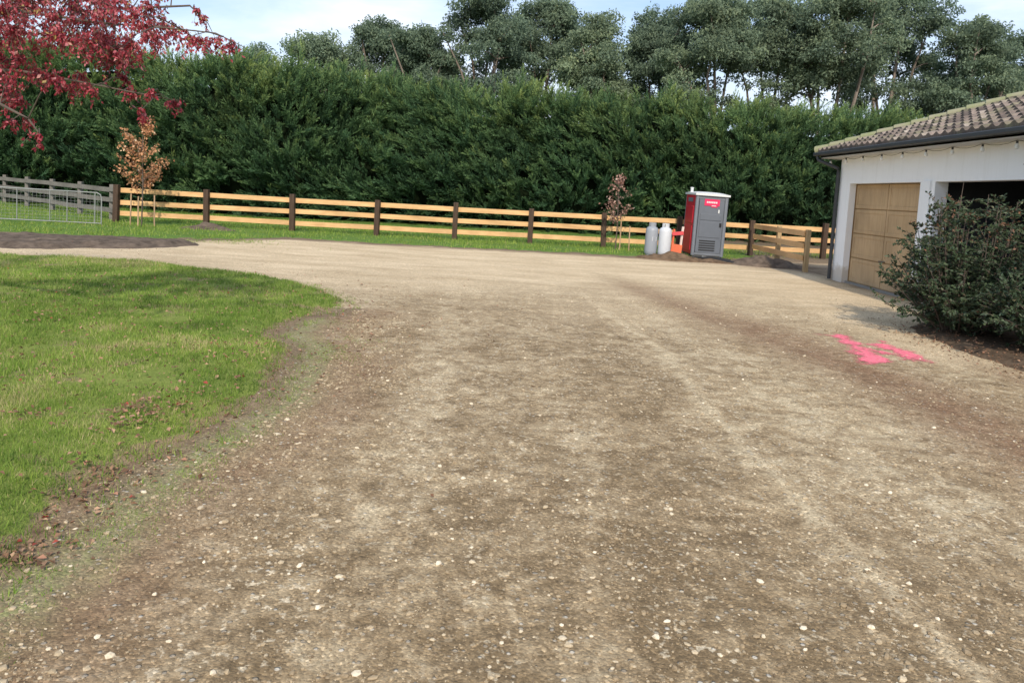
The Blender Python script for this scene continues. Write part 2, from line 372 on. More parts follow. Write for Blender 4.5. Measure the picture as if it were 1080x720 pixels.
mound('soil_mound', 4.45, 20.75, 1.05, .5, .24, M['soil'], 101)
mound('soil_mound', 5.6, 20.65, .9, .35, .08, M['soil'], 120)
mound('soil_mound', 7.0, 20.5, 1.15, .6, .30, M['soil_grey'], 105, -.2)
mound('soil_mound', -8.9, 21.5, 1.0, .4, .22, M['soil_grey'], 109)

# ------------------------------------------------------------------ small scattered stuff
def tri_cloud(P, U, Wd, L, W):
    """one triangle per item: base centre P, up dir U*L, width dir Wd*W"""
    a = P - Wd * W[:, None]; b = P + Wd * W[:, None]; c = P + U * L[:, None]
    V = np.stack([a, b, c], 1).reshape(-1, 3); F = np.arange(len(V)).reshape(-1, 3); return V, F
def leaf_cloud(P, D, N, L, W, fold=.25):
    """lance-shaped leaf as 2 triangles folded along the midrib: P stem, D along, N face normal"""
    S = np.cross(D, N); S /= np.linalg.norm(S, axis=1)[:, None] + 1e-9
    mid = P + D * (L * .45)[:, None]
    a = P; c = P + D * L[:, None]; l = mid + S * W[:, None] + N * (W * fold)[:, None]; r = mid - S * W[:, None] + N * (W * fold)[:, None]
    V = np.stack([a, l, c, r], 1).reshape(-1, 3); n = len(P); i = np.arange(n)[:, None] * 4
    F = np.concatenate([i + np.array([0, 1, 2]), i + np.array([0, 2, 3])], 1).reshape(-1, 3); return V, F
def unit(v): return v / (np.linalg.norm(v, axis=-1, keepdims=True) + 1e-9)
def rsph(n): return unit(RNG.normal(size=(n, 3)))

def blades(name, x, y, z, L, W, lean, tint, mat):
    n = len(x); P = np.stack([x, y, z], 1); th = RNG.uniform(0, 2 * np.pi, n)
    Wd = np.stack([np.cos(th), np.sin(th), 0 * th], 1); ph = RNG.uniform(0, 2 * np.pi, n); k = RNG.uniform(0, 1, n) * lean
    U = unit(np.stack([np.cos(ph) * k, np.sin(ph) * k, np.ones(n)], 1)); V, F = tri_cloud(P, U, Wd, L, W)
    return mesh_np(name, V, F, mat, tint=tint)
# lawn grass: dense near the viewer, coarser farther off
xs_, ys_, s_ = [], [], []
for (x0, x1, y0, y1, n, s) in [(-4.2, -1.6, 1.8, 5.2, 62000, 1.0), (-7.5, -1.6, 5.2, 8.5, 62000, 1.35), (-11, -2, 8.5, 13.6, 70000, 1.9), (-16, -4.2, -1, 8.5, 16000, 2.2), (-25, -9, 8, 14, 9000, 2.6)]:
    xs_.append(RNG.uniform(x0, x1, n)); ys_.append(RNG.uniform(y0, y1, n)); s_.append(np.full(n, s))
x = np.concatenate(xs_); y = np.concatenate(ys_); s = np.concatenate(s_); z, d = lawn_h(x, y)
dens = fbm(x * 2.2, y * 2.2, 71); patch = fbm(x * .9, y * .9, 73)
keep = (d > -.16 + .36 * (1 - dens)) & (RNG.uniform(size=len(x)) < sstep(.2, .45, dens) * 1.2) & (RNG.uniform(size=len(x)) < .12 + sstep(-.1, .45, d))
x, y, z, s, dens, patch = [q[keep] for q in (x, y, z, s, dens, patch)]
n = len(x); L = (.018 + .035 * dens ** 1.5 + .02 * RNG.uniform(size=n)) * (s ** .45)
tag(blades('lawn_grass', x, y, z - .004, L, .0022 * s * RNG.uniform(.7, 1.4, n), 1.1, np.clip(.46 + 1.5 * (patch - .5) + 1.0 * (fbm(x * 5, y * 5, 79) - .5) + RNG.normal(0, .2, n) + (RNG.uniform(size=n) < .05) * .5, 0, 1), M['blade']),
    'short mown green grass blades growing all over the lawn at left', 'grass', kind='stuff')
n = 15000; x = RNG.uniform(-9, -1.2, n); y = RNG.uniform(1.9, 13, n); z, d = lawn_h(x, y); kp = (np.abs(d - .02) < .2) & (fbm(x * 7, y * 7, 95) > .52)
n = 60000; x = RNG.uniform(-6, -1.2, n); y = RNG.uniform(1.9, 12, n); z, d = lawn_h(x, y); kp = (d > -.14) & (d < .25) & (fbm(x * 9, y * 9, 95) > .53)
x, y, z = x[kp], y[kp], z[kp]; n = len(x)
tag(blades('edge_grass', x, y, np.maximum(z, drive_h(x, y)) - .004, RNG.uniform(.025, .065, n), RNG.uniform(.002, .004, n), 1.5, np.clip(RNG.normal(.45, .25, n), 0, 1), M['blade']),
    'ragged grass tufts leaning over the worn edge of the lawn', 'grass', kind='stuff')
# verge and weeds
n = 90000; x = RNG.uniform(-22, 13, n); y = RNG.uniform(16.5, 29, n); z, d = verge_h(x, y); clump = fbm(x * 1.4, y * 1.4, 81); ds = sdist(x, y, SOILS)
keep = (d > .15) & (ds < .1) & (RNG.uniform(size=n) < sstep(.25, .55, clump)) & ((x < 6.7) | (y > 24) | (RNG.uniform(size=n) < .16))
keep &= ~((x > 5.2) & (x < 6.5) & (y > 21.3) & (y < 22.8))
x, y, z, clump = x[keep], y[keep], z[keep], clump[keep]; n = len(x)
tag(blades('verge_grass', x, y, z - .01, (.05 + .12 * clump ** 2) * RNG.uniform(.6, 1.4, n), .009 * RNG.uniform(.6, 1.4, n), .9, np.clip(.55 + RNG.normal(0, .2, n), 0, 1), M['blade']),
    'rough bright green grass growing along and behind the post and rail fence', 'grass', kind='stuff')
# weedy tufts on the drive edge and under the toilet
n = 11000; t = RNG.uniform(0, 1, n); k = RNG.integers(0, 11, n)
cx = np.array([-1.75, -1.6, -1.65, 6.3, 6.7, -1.9, -2.2, -1.65, -1.6, -10.2, -7.2]); cy = np.array([3.3, 7.5, 6.8, 21.5, 21.8, 2.9, 8.6, 5.0, 4.2, 17.6, 18.6]); sx = np.array([.1, .2, .2, .25, .3, .12, .2, .12, .1, 2.0, .6]); sy = np.array([.5, .3, .3, .12, .3, .3, .4, .8, .5, .25, .4])
x = cx[k] + RNG.normal(size=n) * sx[k]; y = cy[k] + RNG.normal(size=n) * sy[k]
kp = fbm(x * 6, y * 6, 17) > .5; x, y, k = x[kp], y[kp], k[kp]; n = len(x); big = np.where(y > 15, 3.0, 1.0)
tag(blades('weeds', x, y, np.maximum(drive_h(x, y), np.maximum(lawn_h(x, y)[0], verge_h(x, y)[0])) - .003, RNG.uniform(.012, .03, n) * big, .002 * big, 1.2, np.clip(.5 + RNG.normal(0, .2, n), 0, 1), M['blade']),
    'low weeds and moss tufts along the edge of the gravel drive', 'weeds', kind='stuff')

# stones
ico_v = []; g_ = (1 + 5 ** .5) / 2
for a in (-1, 1):
    for b_ in (-g_, g_): ico_v += [(0, a, b_), (a, b_, 0), (b_, 0, a)]
ico_v = unit(np.array(ico_v, float))
def hull_faces(v):
    f = []
    for i in range(12):
        for j in range(i + 1, 12):
            for k in range(j + 1, 12):
                if all(abs(np.linalg.norm(v[a] - v[b]) - 1.0515) < .01 for a, b in ((i, j), (j, k), (i, k))):
                    nrm = np.cross(v[j] - v[i], v[k] - v[i]); f.append((i, j, k) if nrm @ v[i] > 0 else (i, k, j))
    return np.array(f)
ico_f = hull_faces(ico_v)
def stones(name, x, y, z, size, tint, label, sink=.15):
    n = len(x); V = ico_v[None] * (1 + RNG.uniform(-.22, .22, (n, 12, 1))); V = V * np.stack([RNG.uniform(.75, 1.3, n), RNG.uniform(.6, 1, n), RNG.uniform(.35, .65, n)], 1)[:, None]
    th = RNG.uniform(0, 2 * np.pi, n); c, s = np.cos(th)[:, None], np.sin(th)[:, None]
    Vx = V[..., 0] * c - V[..., 1] * s; Vy = V[..., 0] * s + V[..., 1] * c
    V = np.stack([Vx, Vy, V[..., 2]], -1) * size[:, None, None]; V += np.stack([x, y, z + size * sink], 1)[:, None]
    F = (ico_f[None] + 12 * np.arange(n)[:, None, None]).reshape(-1, 3)
    return tag(mesh_np(name, V.reshape(-1, 3), F, M['stone'], tint=np.repeat(tint, 20)), label, 'gravel', kind='stuff')
xs_, ys_, z_ = [], [], []
for (x0, x1, y0, y1, n, a) in [(-2.2, 3.2, 1.9, 4.2, 26000, 0), (-2.2, 4.8, 4.2, 7.5, 20000, 0), (-2.2, 5.2, 7.5, 12, 9000, 0)]:
    xs_.append(RNG.uniform(x0, x1, n)); ys_.append(RNG.uniform(y0, y1, n))
# loose gravel pushed up against the lawn side
n = 26000; yy = RNG.uniform(1.9, 9.5, n) ** 1.0; off = np.abs(RNG.normal(0, .45, n)); bx = np.interp(yy, [2, 3.4, 4.5, 5.3, 6.2, 7, 8, 9.2, 10], [-1.8, -1.75, -1.6, -1.5, -1.5, -1.6, -1.7, -1.9, -2.1])
xs_.append(bx + off - .05); ys_.append(yy)
x = np.concatenate(xs_); y = np.concatenate(ys_); cl = fbm(x * 1.8, y * 1.8, 111)
kp = RNG.uniform(size=len(x)) < .25 + 1.1 * sstep(.4, .65, cl); kp &= (lawn_h(x, y)[1] < .05); x, y = x[kp], y[kp]; n = len(x)
size = np.clip(.0032 * np.exp(RNG.normal(0, .62, n)), .0018, .016) * (1 + .03 * y)
edge = np.exp(-((x - np.interp(y, [2, 5, 10], [-1.6, -1.3, -1.8])) / .6) ** 2)
tint = np.clip(RNG.beta(1.7, 2.3, n) - .04, 0, 1); big = size > .0095; tint = np.where(big, np.clip(tint + .2, 0, 1), tint); tint = np.clip(tint - .12 * edge * (y > 3.2), 0, 1)
stones('gravel', x, y, drive_h(x, y), size, tint, 'pale loose gravel stones scattered over the dirt drive')

# fallen leaves
xs_, ys_ = [], []
for cx, cy, s1, s2, n in [(-2.35, 4.6, .10, .16, 70), (-2.14, 3.86, .10, .06, 45), (-2.0, 2.98, .14, .07, 90), (-3.0, 4.5, .10, .05, 30), (-2.2, 5.15, .14, .10, 40), (-4.6, 7.6, .3, .3, 40), (-1.75, 6.6, .25, .6, 60), (-1.7, 8.4, .25, .7, 60),
                          (-5.5, 9, 2.4, 1.9, 1500), (-3.4, 5.5, .9, 1.2, 420), (-2.3, 4.7, .12, .2, 120), (-2.05, 3.7, .12, .3, 120), (-2.4, 6.3, .3, .5, 120), (-1.9, 4.4, .15, .9, 90), (6.0, 9.2, .45, 1.4, 420), (5.75, 8.2, .25, 1.3, 420), (5.6, 9.6, .25, .6, 200), (-8.2, 15.2, .8, .5, 40)]:
    xs_.append(cx + RNG.normal(size=n) * s1); ys_.append(cy + RNG.normal(size=n) * s2)
x = np.concatenate(xs_); y = np.concatenate(ys_); n = len(x)
z = np.maximum.reduce([drive_h(x, y), lawn_h(x, y)[0] + .028 * (lawn_h(x, y)[1] > .2), bed_h(x, y)[0], soil_h(x, y)[0]]) + RNG.uniform(.004, .016, n)
P = np.stack([x, y, z], 1); D = rsph(n); D[:, 2] *= .35; D = unit(D); N = rsph(n) * .55 + np.array([0, 0, 1]); N = unit(N - D * (N * D).sum(1)[:, None]); L = RNG.uniform(.016, .042, n)
V, F = leaf_cloud(P, D, N, L, L * .36, .6); red = (RNG.uniform(size=n) < .03) & (x < 0)
tag(mesh_np('fallen_leaves', V, F, M['litter'], tint=np.repeat(np.where(red, .9, np.clip(RNG.beta(2, 2.4, n), 0, .8)), 2)),
    'dry brown and red fallen leaves lying on the lawn edge and the garden bed', 'leaves', kind='stuff')

# ------------------------------------------------------------------ hedge
def build_hedge():
    root = empty('conifer_hedge', (0, 31, 0))
    tag(root, 'long tall dark green conifer hedge running behind the post and rail fence', 'hedge')
    xk = np.array([-44, -34, -26, -20, -12, 10, 30, 46]); yk = np.array([44, 37, 32.5, 29.6, 28.9, 31.6, 33.5, 34])
    def face(t): return np.interp(t, xk, yk) + .9 * (fbm(t * .42, 0 * t, 201, 3) - .5)
    def top(t): return np.interp(t, [-44, -20, -12.8, -5.7, .4, 6, 12.4, 40], [6.1, 6.35, 6.0, 5.75, 5.45, 5.6, 5.6, 5.5]) - .45 + .55 * (fbm(t * .8, 0 * t + 5, 203, 3) - .5) * 2
    # interior
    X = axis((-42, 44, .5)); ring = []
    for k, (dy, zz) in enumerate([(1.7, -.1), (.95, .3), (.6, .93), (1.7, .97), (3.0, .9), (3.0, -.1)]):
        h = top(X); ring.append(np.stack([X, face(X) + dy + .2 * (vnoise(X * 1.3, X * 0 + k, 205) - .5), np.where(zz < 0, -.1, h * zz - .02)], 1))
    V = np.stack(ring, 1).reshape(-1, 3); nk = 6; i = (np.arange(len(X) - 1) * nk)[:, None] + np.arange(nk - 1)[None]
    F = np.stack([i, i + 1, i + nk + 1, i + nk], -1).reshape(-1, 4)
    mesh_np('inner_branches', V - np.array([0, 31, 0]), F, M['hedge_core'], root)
    # plumes
    def plumes(n, xa, xb, sides):
        t = RNG.uniform(xa, xb, n); H = top(t)
        if sides == 'front':
            z = H * RNG.uniform(0, 1, n) ** .85 * .98; bulge = .7 * (fbm(t * .7, z * .55, 207, 3) - .5) * 2.2
            P = np.stack([t, face(t) - bulge * .8 + .35 + .9 * (1 - sstep(.2, 1.7, z)) + .25 * sstep(.75, 1, z / H), z], 1)
            sw = 1.5 * (fbm(t * .28, z * .3, 211, 2) - .5) * 2; base = np.stack([sw + RNG.normal(0, .28, n), -.85 + RNG.normal(0, .2, n), .85 + RNG.normal(0, .3, n)], 1); base[:, 2] -= .5 * (z < .8)
        else:
            P = np.stack([t, face(t) + RNG.uniform(.3, 3.0, n), H - .25 + RNG.normal(0, .1, n)], 1)
            base = np.stack([RNG.normal(0, .35, n), -.25 + RNG.normal(0, .35, n), np.full(n, 1.0)], 1)
        D = unit(base); Lp = RNG.uniform(.65, 1.5, n) * np.where(RNG.uniform(size=n) < .1, 1.25, 1)
        return P, D, Lp, t
    allV, allF, allT = [], [], []; off = 0
    for n, xa, xb, sd in [(5200, -24, 26, 'front'), (1500, -24, 26, 'top'), (900, -42, -24, 'front'), (900, 26, 44, 'front'), (350, -42, -24, 'top'), (350, 26, 44, 'top')]:
        P, D, Lp, t = plumes(n, xa, xb, sd)
        ns = 11                                           # sprays per plume
        u = np.tile(np.linspace(.12, 1, ns), n) + RNG.uniform(-.05, .05, n * ns)
        Pp = np.repeat(P, ns, 0); Dp = np.repeat(D, ns, 0); Lr = np.repeat(Lp, ns)
        droop = np.zeros((n * ns, 3)); droop[:, 2] = -.18 * (u ** 2) * Lr
        Q = Pp + Dp * (u * Lr)[:, None] + droop
        sd_ = unit(Dp * 1.3 + rsph(n * ns) * .62); Ls = Lr * (.42 * (1.15 - .6 * u))
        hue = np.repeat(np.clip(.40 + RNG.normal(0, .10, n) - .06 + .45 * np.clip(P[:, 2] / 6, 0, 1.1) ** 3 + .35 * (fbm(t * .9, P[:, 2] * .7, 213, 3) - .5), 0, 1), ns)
        nt_ = 9                                          # needles-twigs per spray
        v = np.tile(np.linspace(.05, .95, nt_), n * ns); side = np.tile(np.where(np.arange(nt_) % 2, 1, -1), n * ns)
        Qq = np.repeat(Q, nt_, 0); Sd = np.repeat(sd_, nt_, 0); Lq = np.repeat(Ls, nt_)
        nn = np.repeat(rsph(n * ns), nt_, 0); Sv = unit(np.cross(Sd, nn)); B = Qq + Sd * (v * Lq)[:, None]
        U = unit(Sd * 1.1 + Sv * side[:, None] * .6 + rsph(len(B)) * .15); tl = Lq * (.5 * (1.1 - v * .7))
        Wd = unit(np.cross(U, rsph(len(B)))); 
        V, F = tri_cloud(B, U, Wd, tl, .012 + .016 * RNG.uniform(size=len(B)))
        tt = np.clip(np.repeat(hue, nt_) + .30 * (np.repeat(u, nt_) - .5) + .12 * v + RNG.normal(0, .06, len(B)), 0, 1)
        allV.append(V); allF.append(F + off); allT.append(tt); off += len(V)
    V = np.concatenate(allV) - np.array([0, 31, 0])
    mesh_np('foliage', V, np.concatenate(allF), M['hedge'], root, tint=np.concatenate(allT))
build_hedge()

# ------------------------------------------------------------------ tall gum trees
def gum_tree(x, y, H, w, seed, label, pale=0.0, bare=.45):
    rnd = random.Random(seed); rg = np.random.default_rng(seed)
    root = empty('gum_tree', (x, y, -.1)); tag(root, label, 'tree', 'tall gum trees behind the hedge')
    tb = MB(); lean = Vector((rnd.uniform(-.06, .06), rnd.uniform(-.04, .04), 1)); fork = H * rnd.uniform(.22, .34); r0 = .16 + H * .012
    tb.tube([lean * (fork * t) for t in (0, .3, .7, 1)], [r0 * 1.25, r0, r0 * .88, r0 * .8], 8)
    C = []; limbs = []; nl = rnd.randint(4, 6)
    for i in range(nl):
        a = i * 2 * math.pi / nl + rnd.uniform(-.5, .5); reach = w * rnd.uniform(.55, 1.0) * (0.25 if i == 0 else 1); top = H * rnd.uniform(.72, .95) if i else H * .95
        p0 = lean * fork * rnd.uniform(.8, 1); p3 = Vector((math.cos(a) * reach, math.sin(a) * reach * .8, top)) + Vector((lean.x, lean.y, 0)) * H
        p1 = p0.lerp(p3, .35) + Vector((rnd.uniform(-.4, .4), rnd.uniform(-.3, .3), -.4)); p2 = p0.lerp(p3, .7) + Vector((rnd.uniform(-.4, .4), 0, .2))
        pts = [p0, p1, p2, p3]; tb.tube(pts, [r0 * .5, r0 * .34, r0 * .2, .03], 6)
        C.append((p3, rnd.uniform(.8, 1.1)))
        limbs.append(pts)
    zl = H * bare; zc = zl + (H - zl) * .45
    for s_ in range(52):
        z = zl + (H - zl) * rnd.random() ** .85; hh = (H - zc) if z > zc else (zc - zl) * 1.25; er = w * 1.05 * math.sqrt(max(.06, 1 - ((z - zc) / hh) ** 2)) * rnd.uniform(.35, 1) ; a = rnd.uniform(0, 6.28)
        q = Vector((math.cos(a) * er + lean.x * z, math.sin(a) * er * .9, z - .25)); best = min((p_.lerp(r_, t_) for L_ in limbs for p_, r_ in zip(L_[:-1], L_[1:]) for t_ in (0, .5, 1)), key=lambda p_: (p_ - q).length + max(0, p_.z - q.z + .3) * 2)
        mid = best.lerp(q, .5) + Vector((0, 0, .12)); tb.tube([best, mid, q], [.055, .035, .015], 5, False); C.append((q, rnd.uniform(.85, 1.35)))
    tb.build('trunk', M['gum_bark'], root, smooth=True)
    Ps, Ts = [], []
    for c, r in C:
        n = int(620 * r * r); d = rg.normal(size=(n, 3)); d = unit(d) * (rg.uniform(0, 1, (n, 1)) ** .45); cc = np.array(c)
        # every clump is a bundle of small tufts
        k = rg.integers(0, 11, n); tuft = unit(rg.normal(size=(11, 3))) * rg.uniform(.45, 1, (11, 1)); pos = tuft[k] * .85 + d * .42
        Ps.append(cc + pos * np.array([r * 1.15, r * 1.1, r * .72])); Ts.append(np.full(n, rnd.uniform(-.12, .14)) + pos[:, 2] * .12)
    P = np.concatenate(Ps); T = np.concatenate(Ts); n = len(P)
    D = unit(rg.normal(size=(n, 3)) * .75 + np.array([0, 0, -.55])); N = unit(rg.normal(size=(n, 3)))
    L = rg.uniform(.12, .27, n); V, F = leaf_cloud(P, D, N, L, L * .22, .2)
    mesh_np('crown', V, F, M['gum'], root, tint=np.repeat(np.clip(.45 + pale + T + rg.normal(0, .12, n), 0, 1), 2))
GUMS = [(-14.0, 50, 11.3, 2.9, 'low rounded grey green gum tree, leftmost above the hedge', .12, .3),
        (-10.2, 52, 13.0, 3.1, 'broad grey green gum tree left of centre, second from the left above the hedge', 0, .3),
        (-6.4, 49, 11.8, 2.6, 'low dark gum tree just left of the tall central pair', -.05, .3),
        (-2.0, 48, 14.2, 2.9, 'tall dense dark gum tree, left one of the tall central pair', -.1, .3),
        (1.5, 52, 15.0, 3.1, 'tall dense gum tree with a wide crown, right one of the tall central pair', -.02, .3),
        (5.2, 48, 12.9, 2.2, 'narrow pale green gum tree just right of the tall central pair', .15, .4),
        (8.6, 51, 14.2, 2.6, 'slim dark gum tree above the portable toilet, left of the spreading one', -.08, .48),
        (11.6, 46, 14.2, 3.0, 'spreading gum tree with bare forked limbs right of the portable toilet', .08, .55),
        (16.2, 49, 15.0, 3.1, 'gum tree with an umbrella crown over white forked limbs', .1, .56),
        (19.0, 46, 16.0, 3.0, 'tall gum tree with one straight bare pale trunk and open gaps', .05, .57),
        (24.4, 50, 17.0, 3.6, 'largest dark gum tree standing behind the tiled roof edge', -.05, .48),
        (28.8, 47, 13.8, 2.7, 'grey gum tree above the garage roof, left of the last ones', .05, .4),
        (34.0, 50, 14.0, 3.0, 'grey gum tree rising over the roof ridge near the right edge', 0, .4),
        (38.5, 46, 14.4, 2.8, 'gum tree beyond the right edge of the roof', 0, .4),
        (-18.6, 53, 10.5, 2.5, 'small gum tree half hidden behind the hedge at far left', 0, .3)]
for i, (x, y, H, w, lab, pale, bare) in enumerate(GUMS): gum_tree(x, y, H, w, 500 + i, lab, pale, bare)

# ------------------------------------------------------------------ fences
def fence_y(x): return 22.32 + .065 * (x + 12.0)
def post_mb(h, w=.12, seed=0):
    m = MB(); r = random.Random(seed); m.box(-w / 2, w / 2, -w / 2, w / 2, -.2, h); return m
f = empty('post_and_rail_fence', (0, fence_y(0), 0)); tag(f, 'long three rail fence with fresh orange pine rails on dark brown posts', 'fence')
FX = [-12.02, -9.35, -6.78, -4.22, -1.82, .54, 2.86, 5.25, 7.6, 9.98, 12.4, 14.8]
for i, x in enumerate(FX):
    y = fence_y(x); o = post_mb(1.16 + random.uniform(-.02, .05), .15).build('post', M['post_dark'], f, bevel=.008, loc=(x, y - fence_y(0), 0)); o.rotation_euler = (random.uniform(-.015, .015), random.uniform(-.02, .02), random.uniform(-.1, .1))
for i in range(len(FX) - 1):
    for k, z in enumerate((.30, .65, 1.0)):
        a = FX[i] + (0.065 if i == 0 else .004); b = FX[i + 1] - .004
        za = z + random.uniform(-.012, .012); zb = z + random.uniform(-.012, .012)
        o = MB().beam((a - b, 0, za), (0, .065 * (b - a), zb), .038, .145).build('rail', M['rail'], f, bevel=.004, loc=(b, fence_y(a) - fence_y(0) + .095, 0))
# old grey fence
g0 = Vector((-12.1, 22.75, 0)); gd = Vector((-.773, .635, 0)); f2 = empty('weathered_fence', g0)
tag(f2, 'old grey weathered three rail fence leading away at the far left', 'fence')
for i in range(6):
    p = gd * (2.5 * (i + .25)); post_mb(1.15, .13).build('post', M['grey_timber'], f2, bevel=.006, loc=p)
    for z in (.35, .68, 1.0):
        a = gd * (2.5 * (i - .75) if i else 0.05); off = Vector((-.635, -.773, 0)) * .085
        MB().beam((0, 0, z + random.uniform(-.02, .02)), tuple(p - a + Vector((0, 0, z))), .04, .14).build('rail', M['grey_timber'], f2, loc=a + off)
# stub fence beside the garage
f3 = empty('short_timber_fence', (7.65, 21.3, 0)); tag(f3, 'short fresh pine fence running from the main fence towards the garage corner', 'fence')
SY = [1.95, 0.0, -2.1]
for i, dy in enumerate(SY[1:]): post_mb(1.10 if i == 0 else 1.10, .115).build('post', M['post_pine'], f3, bevel=.008, loc=(0, dy, 0))
for i in range(2):
    for z in (.36, .68, 1.0):
        MB().beam((0, 0, z), (0, SY[i] - SY[i + 1] - .005, z + random.uniform(-.01, .01)), .04, .14).build('rail', M['rail'], f3, loc=(-.095, SY[i + 1], 0))
# metal hurdle gate
gt = empty('metal_gate', (-11.5, 20.6, 0)); tag(gt, 'low galvanised tube gate with wire mesh standing in the grass at far left', 'gate')
A = Vector((0, 0, 0)); Bv = Vector((-4.6, -.55, 0)); W = Bv.normalized(); GL = Bv.length
def gp(t, z): return W * t + Vector((0, 0, z))
MB().tube([gp(.0, .06), gp(0, .82), gp(.03, .90), gp(.12, .95), gp(GL - .1, .97), gp(GL, .9), gp(GL, .08)], .016, 8).tube([gp(0, .1), gp(GL, .1)], .016, 8).build('gate_frame', M['galv'], gt, smooth=True)
for t in (.05 + .12, .9, 1.35, 2.2, 3.0, 3.8):
    MB().tube([gp(t, .1), gp(t, .955)], .013, 6).build('bar', M['galv'], gt, smooth=True)
ms = MB()
for k in range(9): ms.tube([gp(0, .18 + k * .085), gp(GL, .18 + k * .087)], .0028, 4, False)
for k in range(45): ms.tube([gp(.1 * k + .1, .1), gp(.1 * k + .1, .95)], .0022, 4, False)
ms.build('wire_mesh', M['galv'], gt)

# ------------------------------------------------------------------ young trees
def young_tree(x, y, H, w, mat, label, nl, seed, stakes, zlow):
    r = random.Random(seed); rg = np.random.default_rng(seed); root = empty('young_tree', (x, y, 0)); tag(root, label, 'tree')
    tb = MB(); tb.tube([(0, 0, -.1), (.02, 0, H * .4), (-.02, 0, H * .75), (.03, 0, H)], [.022, .017, .011, .004], 7); tips = []
    for i in range(26):
        t = r.uniform(zlow * .8, .95); a = r.uniform(0, 6.28); L = w * r.uniform(.5, 1) * (1.1 - .75 * max(0, t - .45) / .55); b = Vector((0, 0, H * t)); e = b + Vector((math.cos(a) * L, math.sin(a) * L, L * r.uniform(.5, 1.1)))
        e.z = min(e.z, H * .99); m = b.lerp(e, .5) - Vector((0, 0, .04)); tb.tube([b, m, e], [.008, .005, .002], 4, False); tips.append((b, m, e))
    tb.build('trunk', M['bark'], root, smooth=True)
    P = []
    for k in range(nl):
        b, m, e = r.choice(tips); t = r.uniform(.25, 1.0); p = b.lerp(e, t) + Vector((r.gauss(0, .05), r.gauss(0, .05), r.gauss(0, .06))); P.append(p)
        if r.random() < .06: P.append(Vector((r.gauss(0, .04), r.gauss(0, .04), H * r.uniform(.86, 1.0))))
    P = np.array(P); n = len(P); D = unit(rg.normal(size=(n, 3)) * .7 + np.array([0, 0, -.5])); N = unit(rg.normal(size=(n, 3))); L = rg.uniform(.05, .10, n)
    V, F = leaf_cloud(P, D, N, L, L * .38, .3); mesh_np('crown', V, F, mat, root, tint=np.repeat(np.clip(rg.normal(.5, .25, n), 0, 1), 2))
    for sx, sy, hh in stakes: MB().tube([(sx, sy, -.1), (sx * .96, sy, hh)], .02, 6).build('stake', M['stake'], root)
young_tree(-10.75, 21.35, 3.15, .82, M['copper_leaf'], 'young tree with copper orange leaves in front of the left end of the fence', 1500, 71, [(-.38, .1, .95), (.35, .05, .95), (0.05, -.3, .9)], .38)
young_tree(3.15, 22.6, 2.3, .58, M['brown_leaf'], 'small sapling with sparse brown leaves by the gas bottles', 420, 72, [(.12, -.1, .95), (.42, 0, .8)], .42)

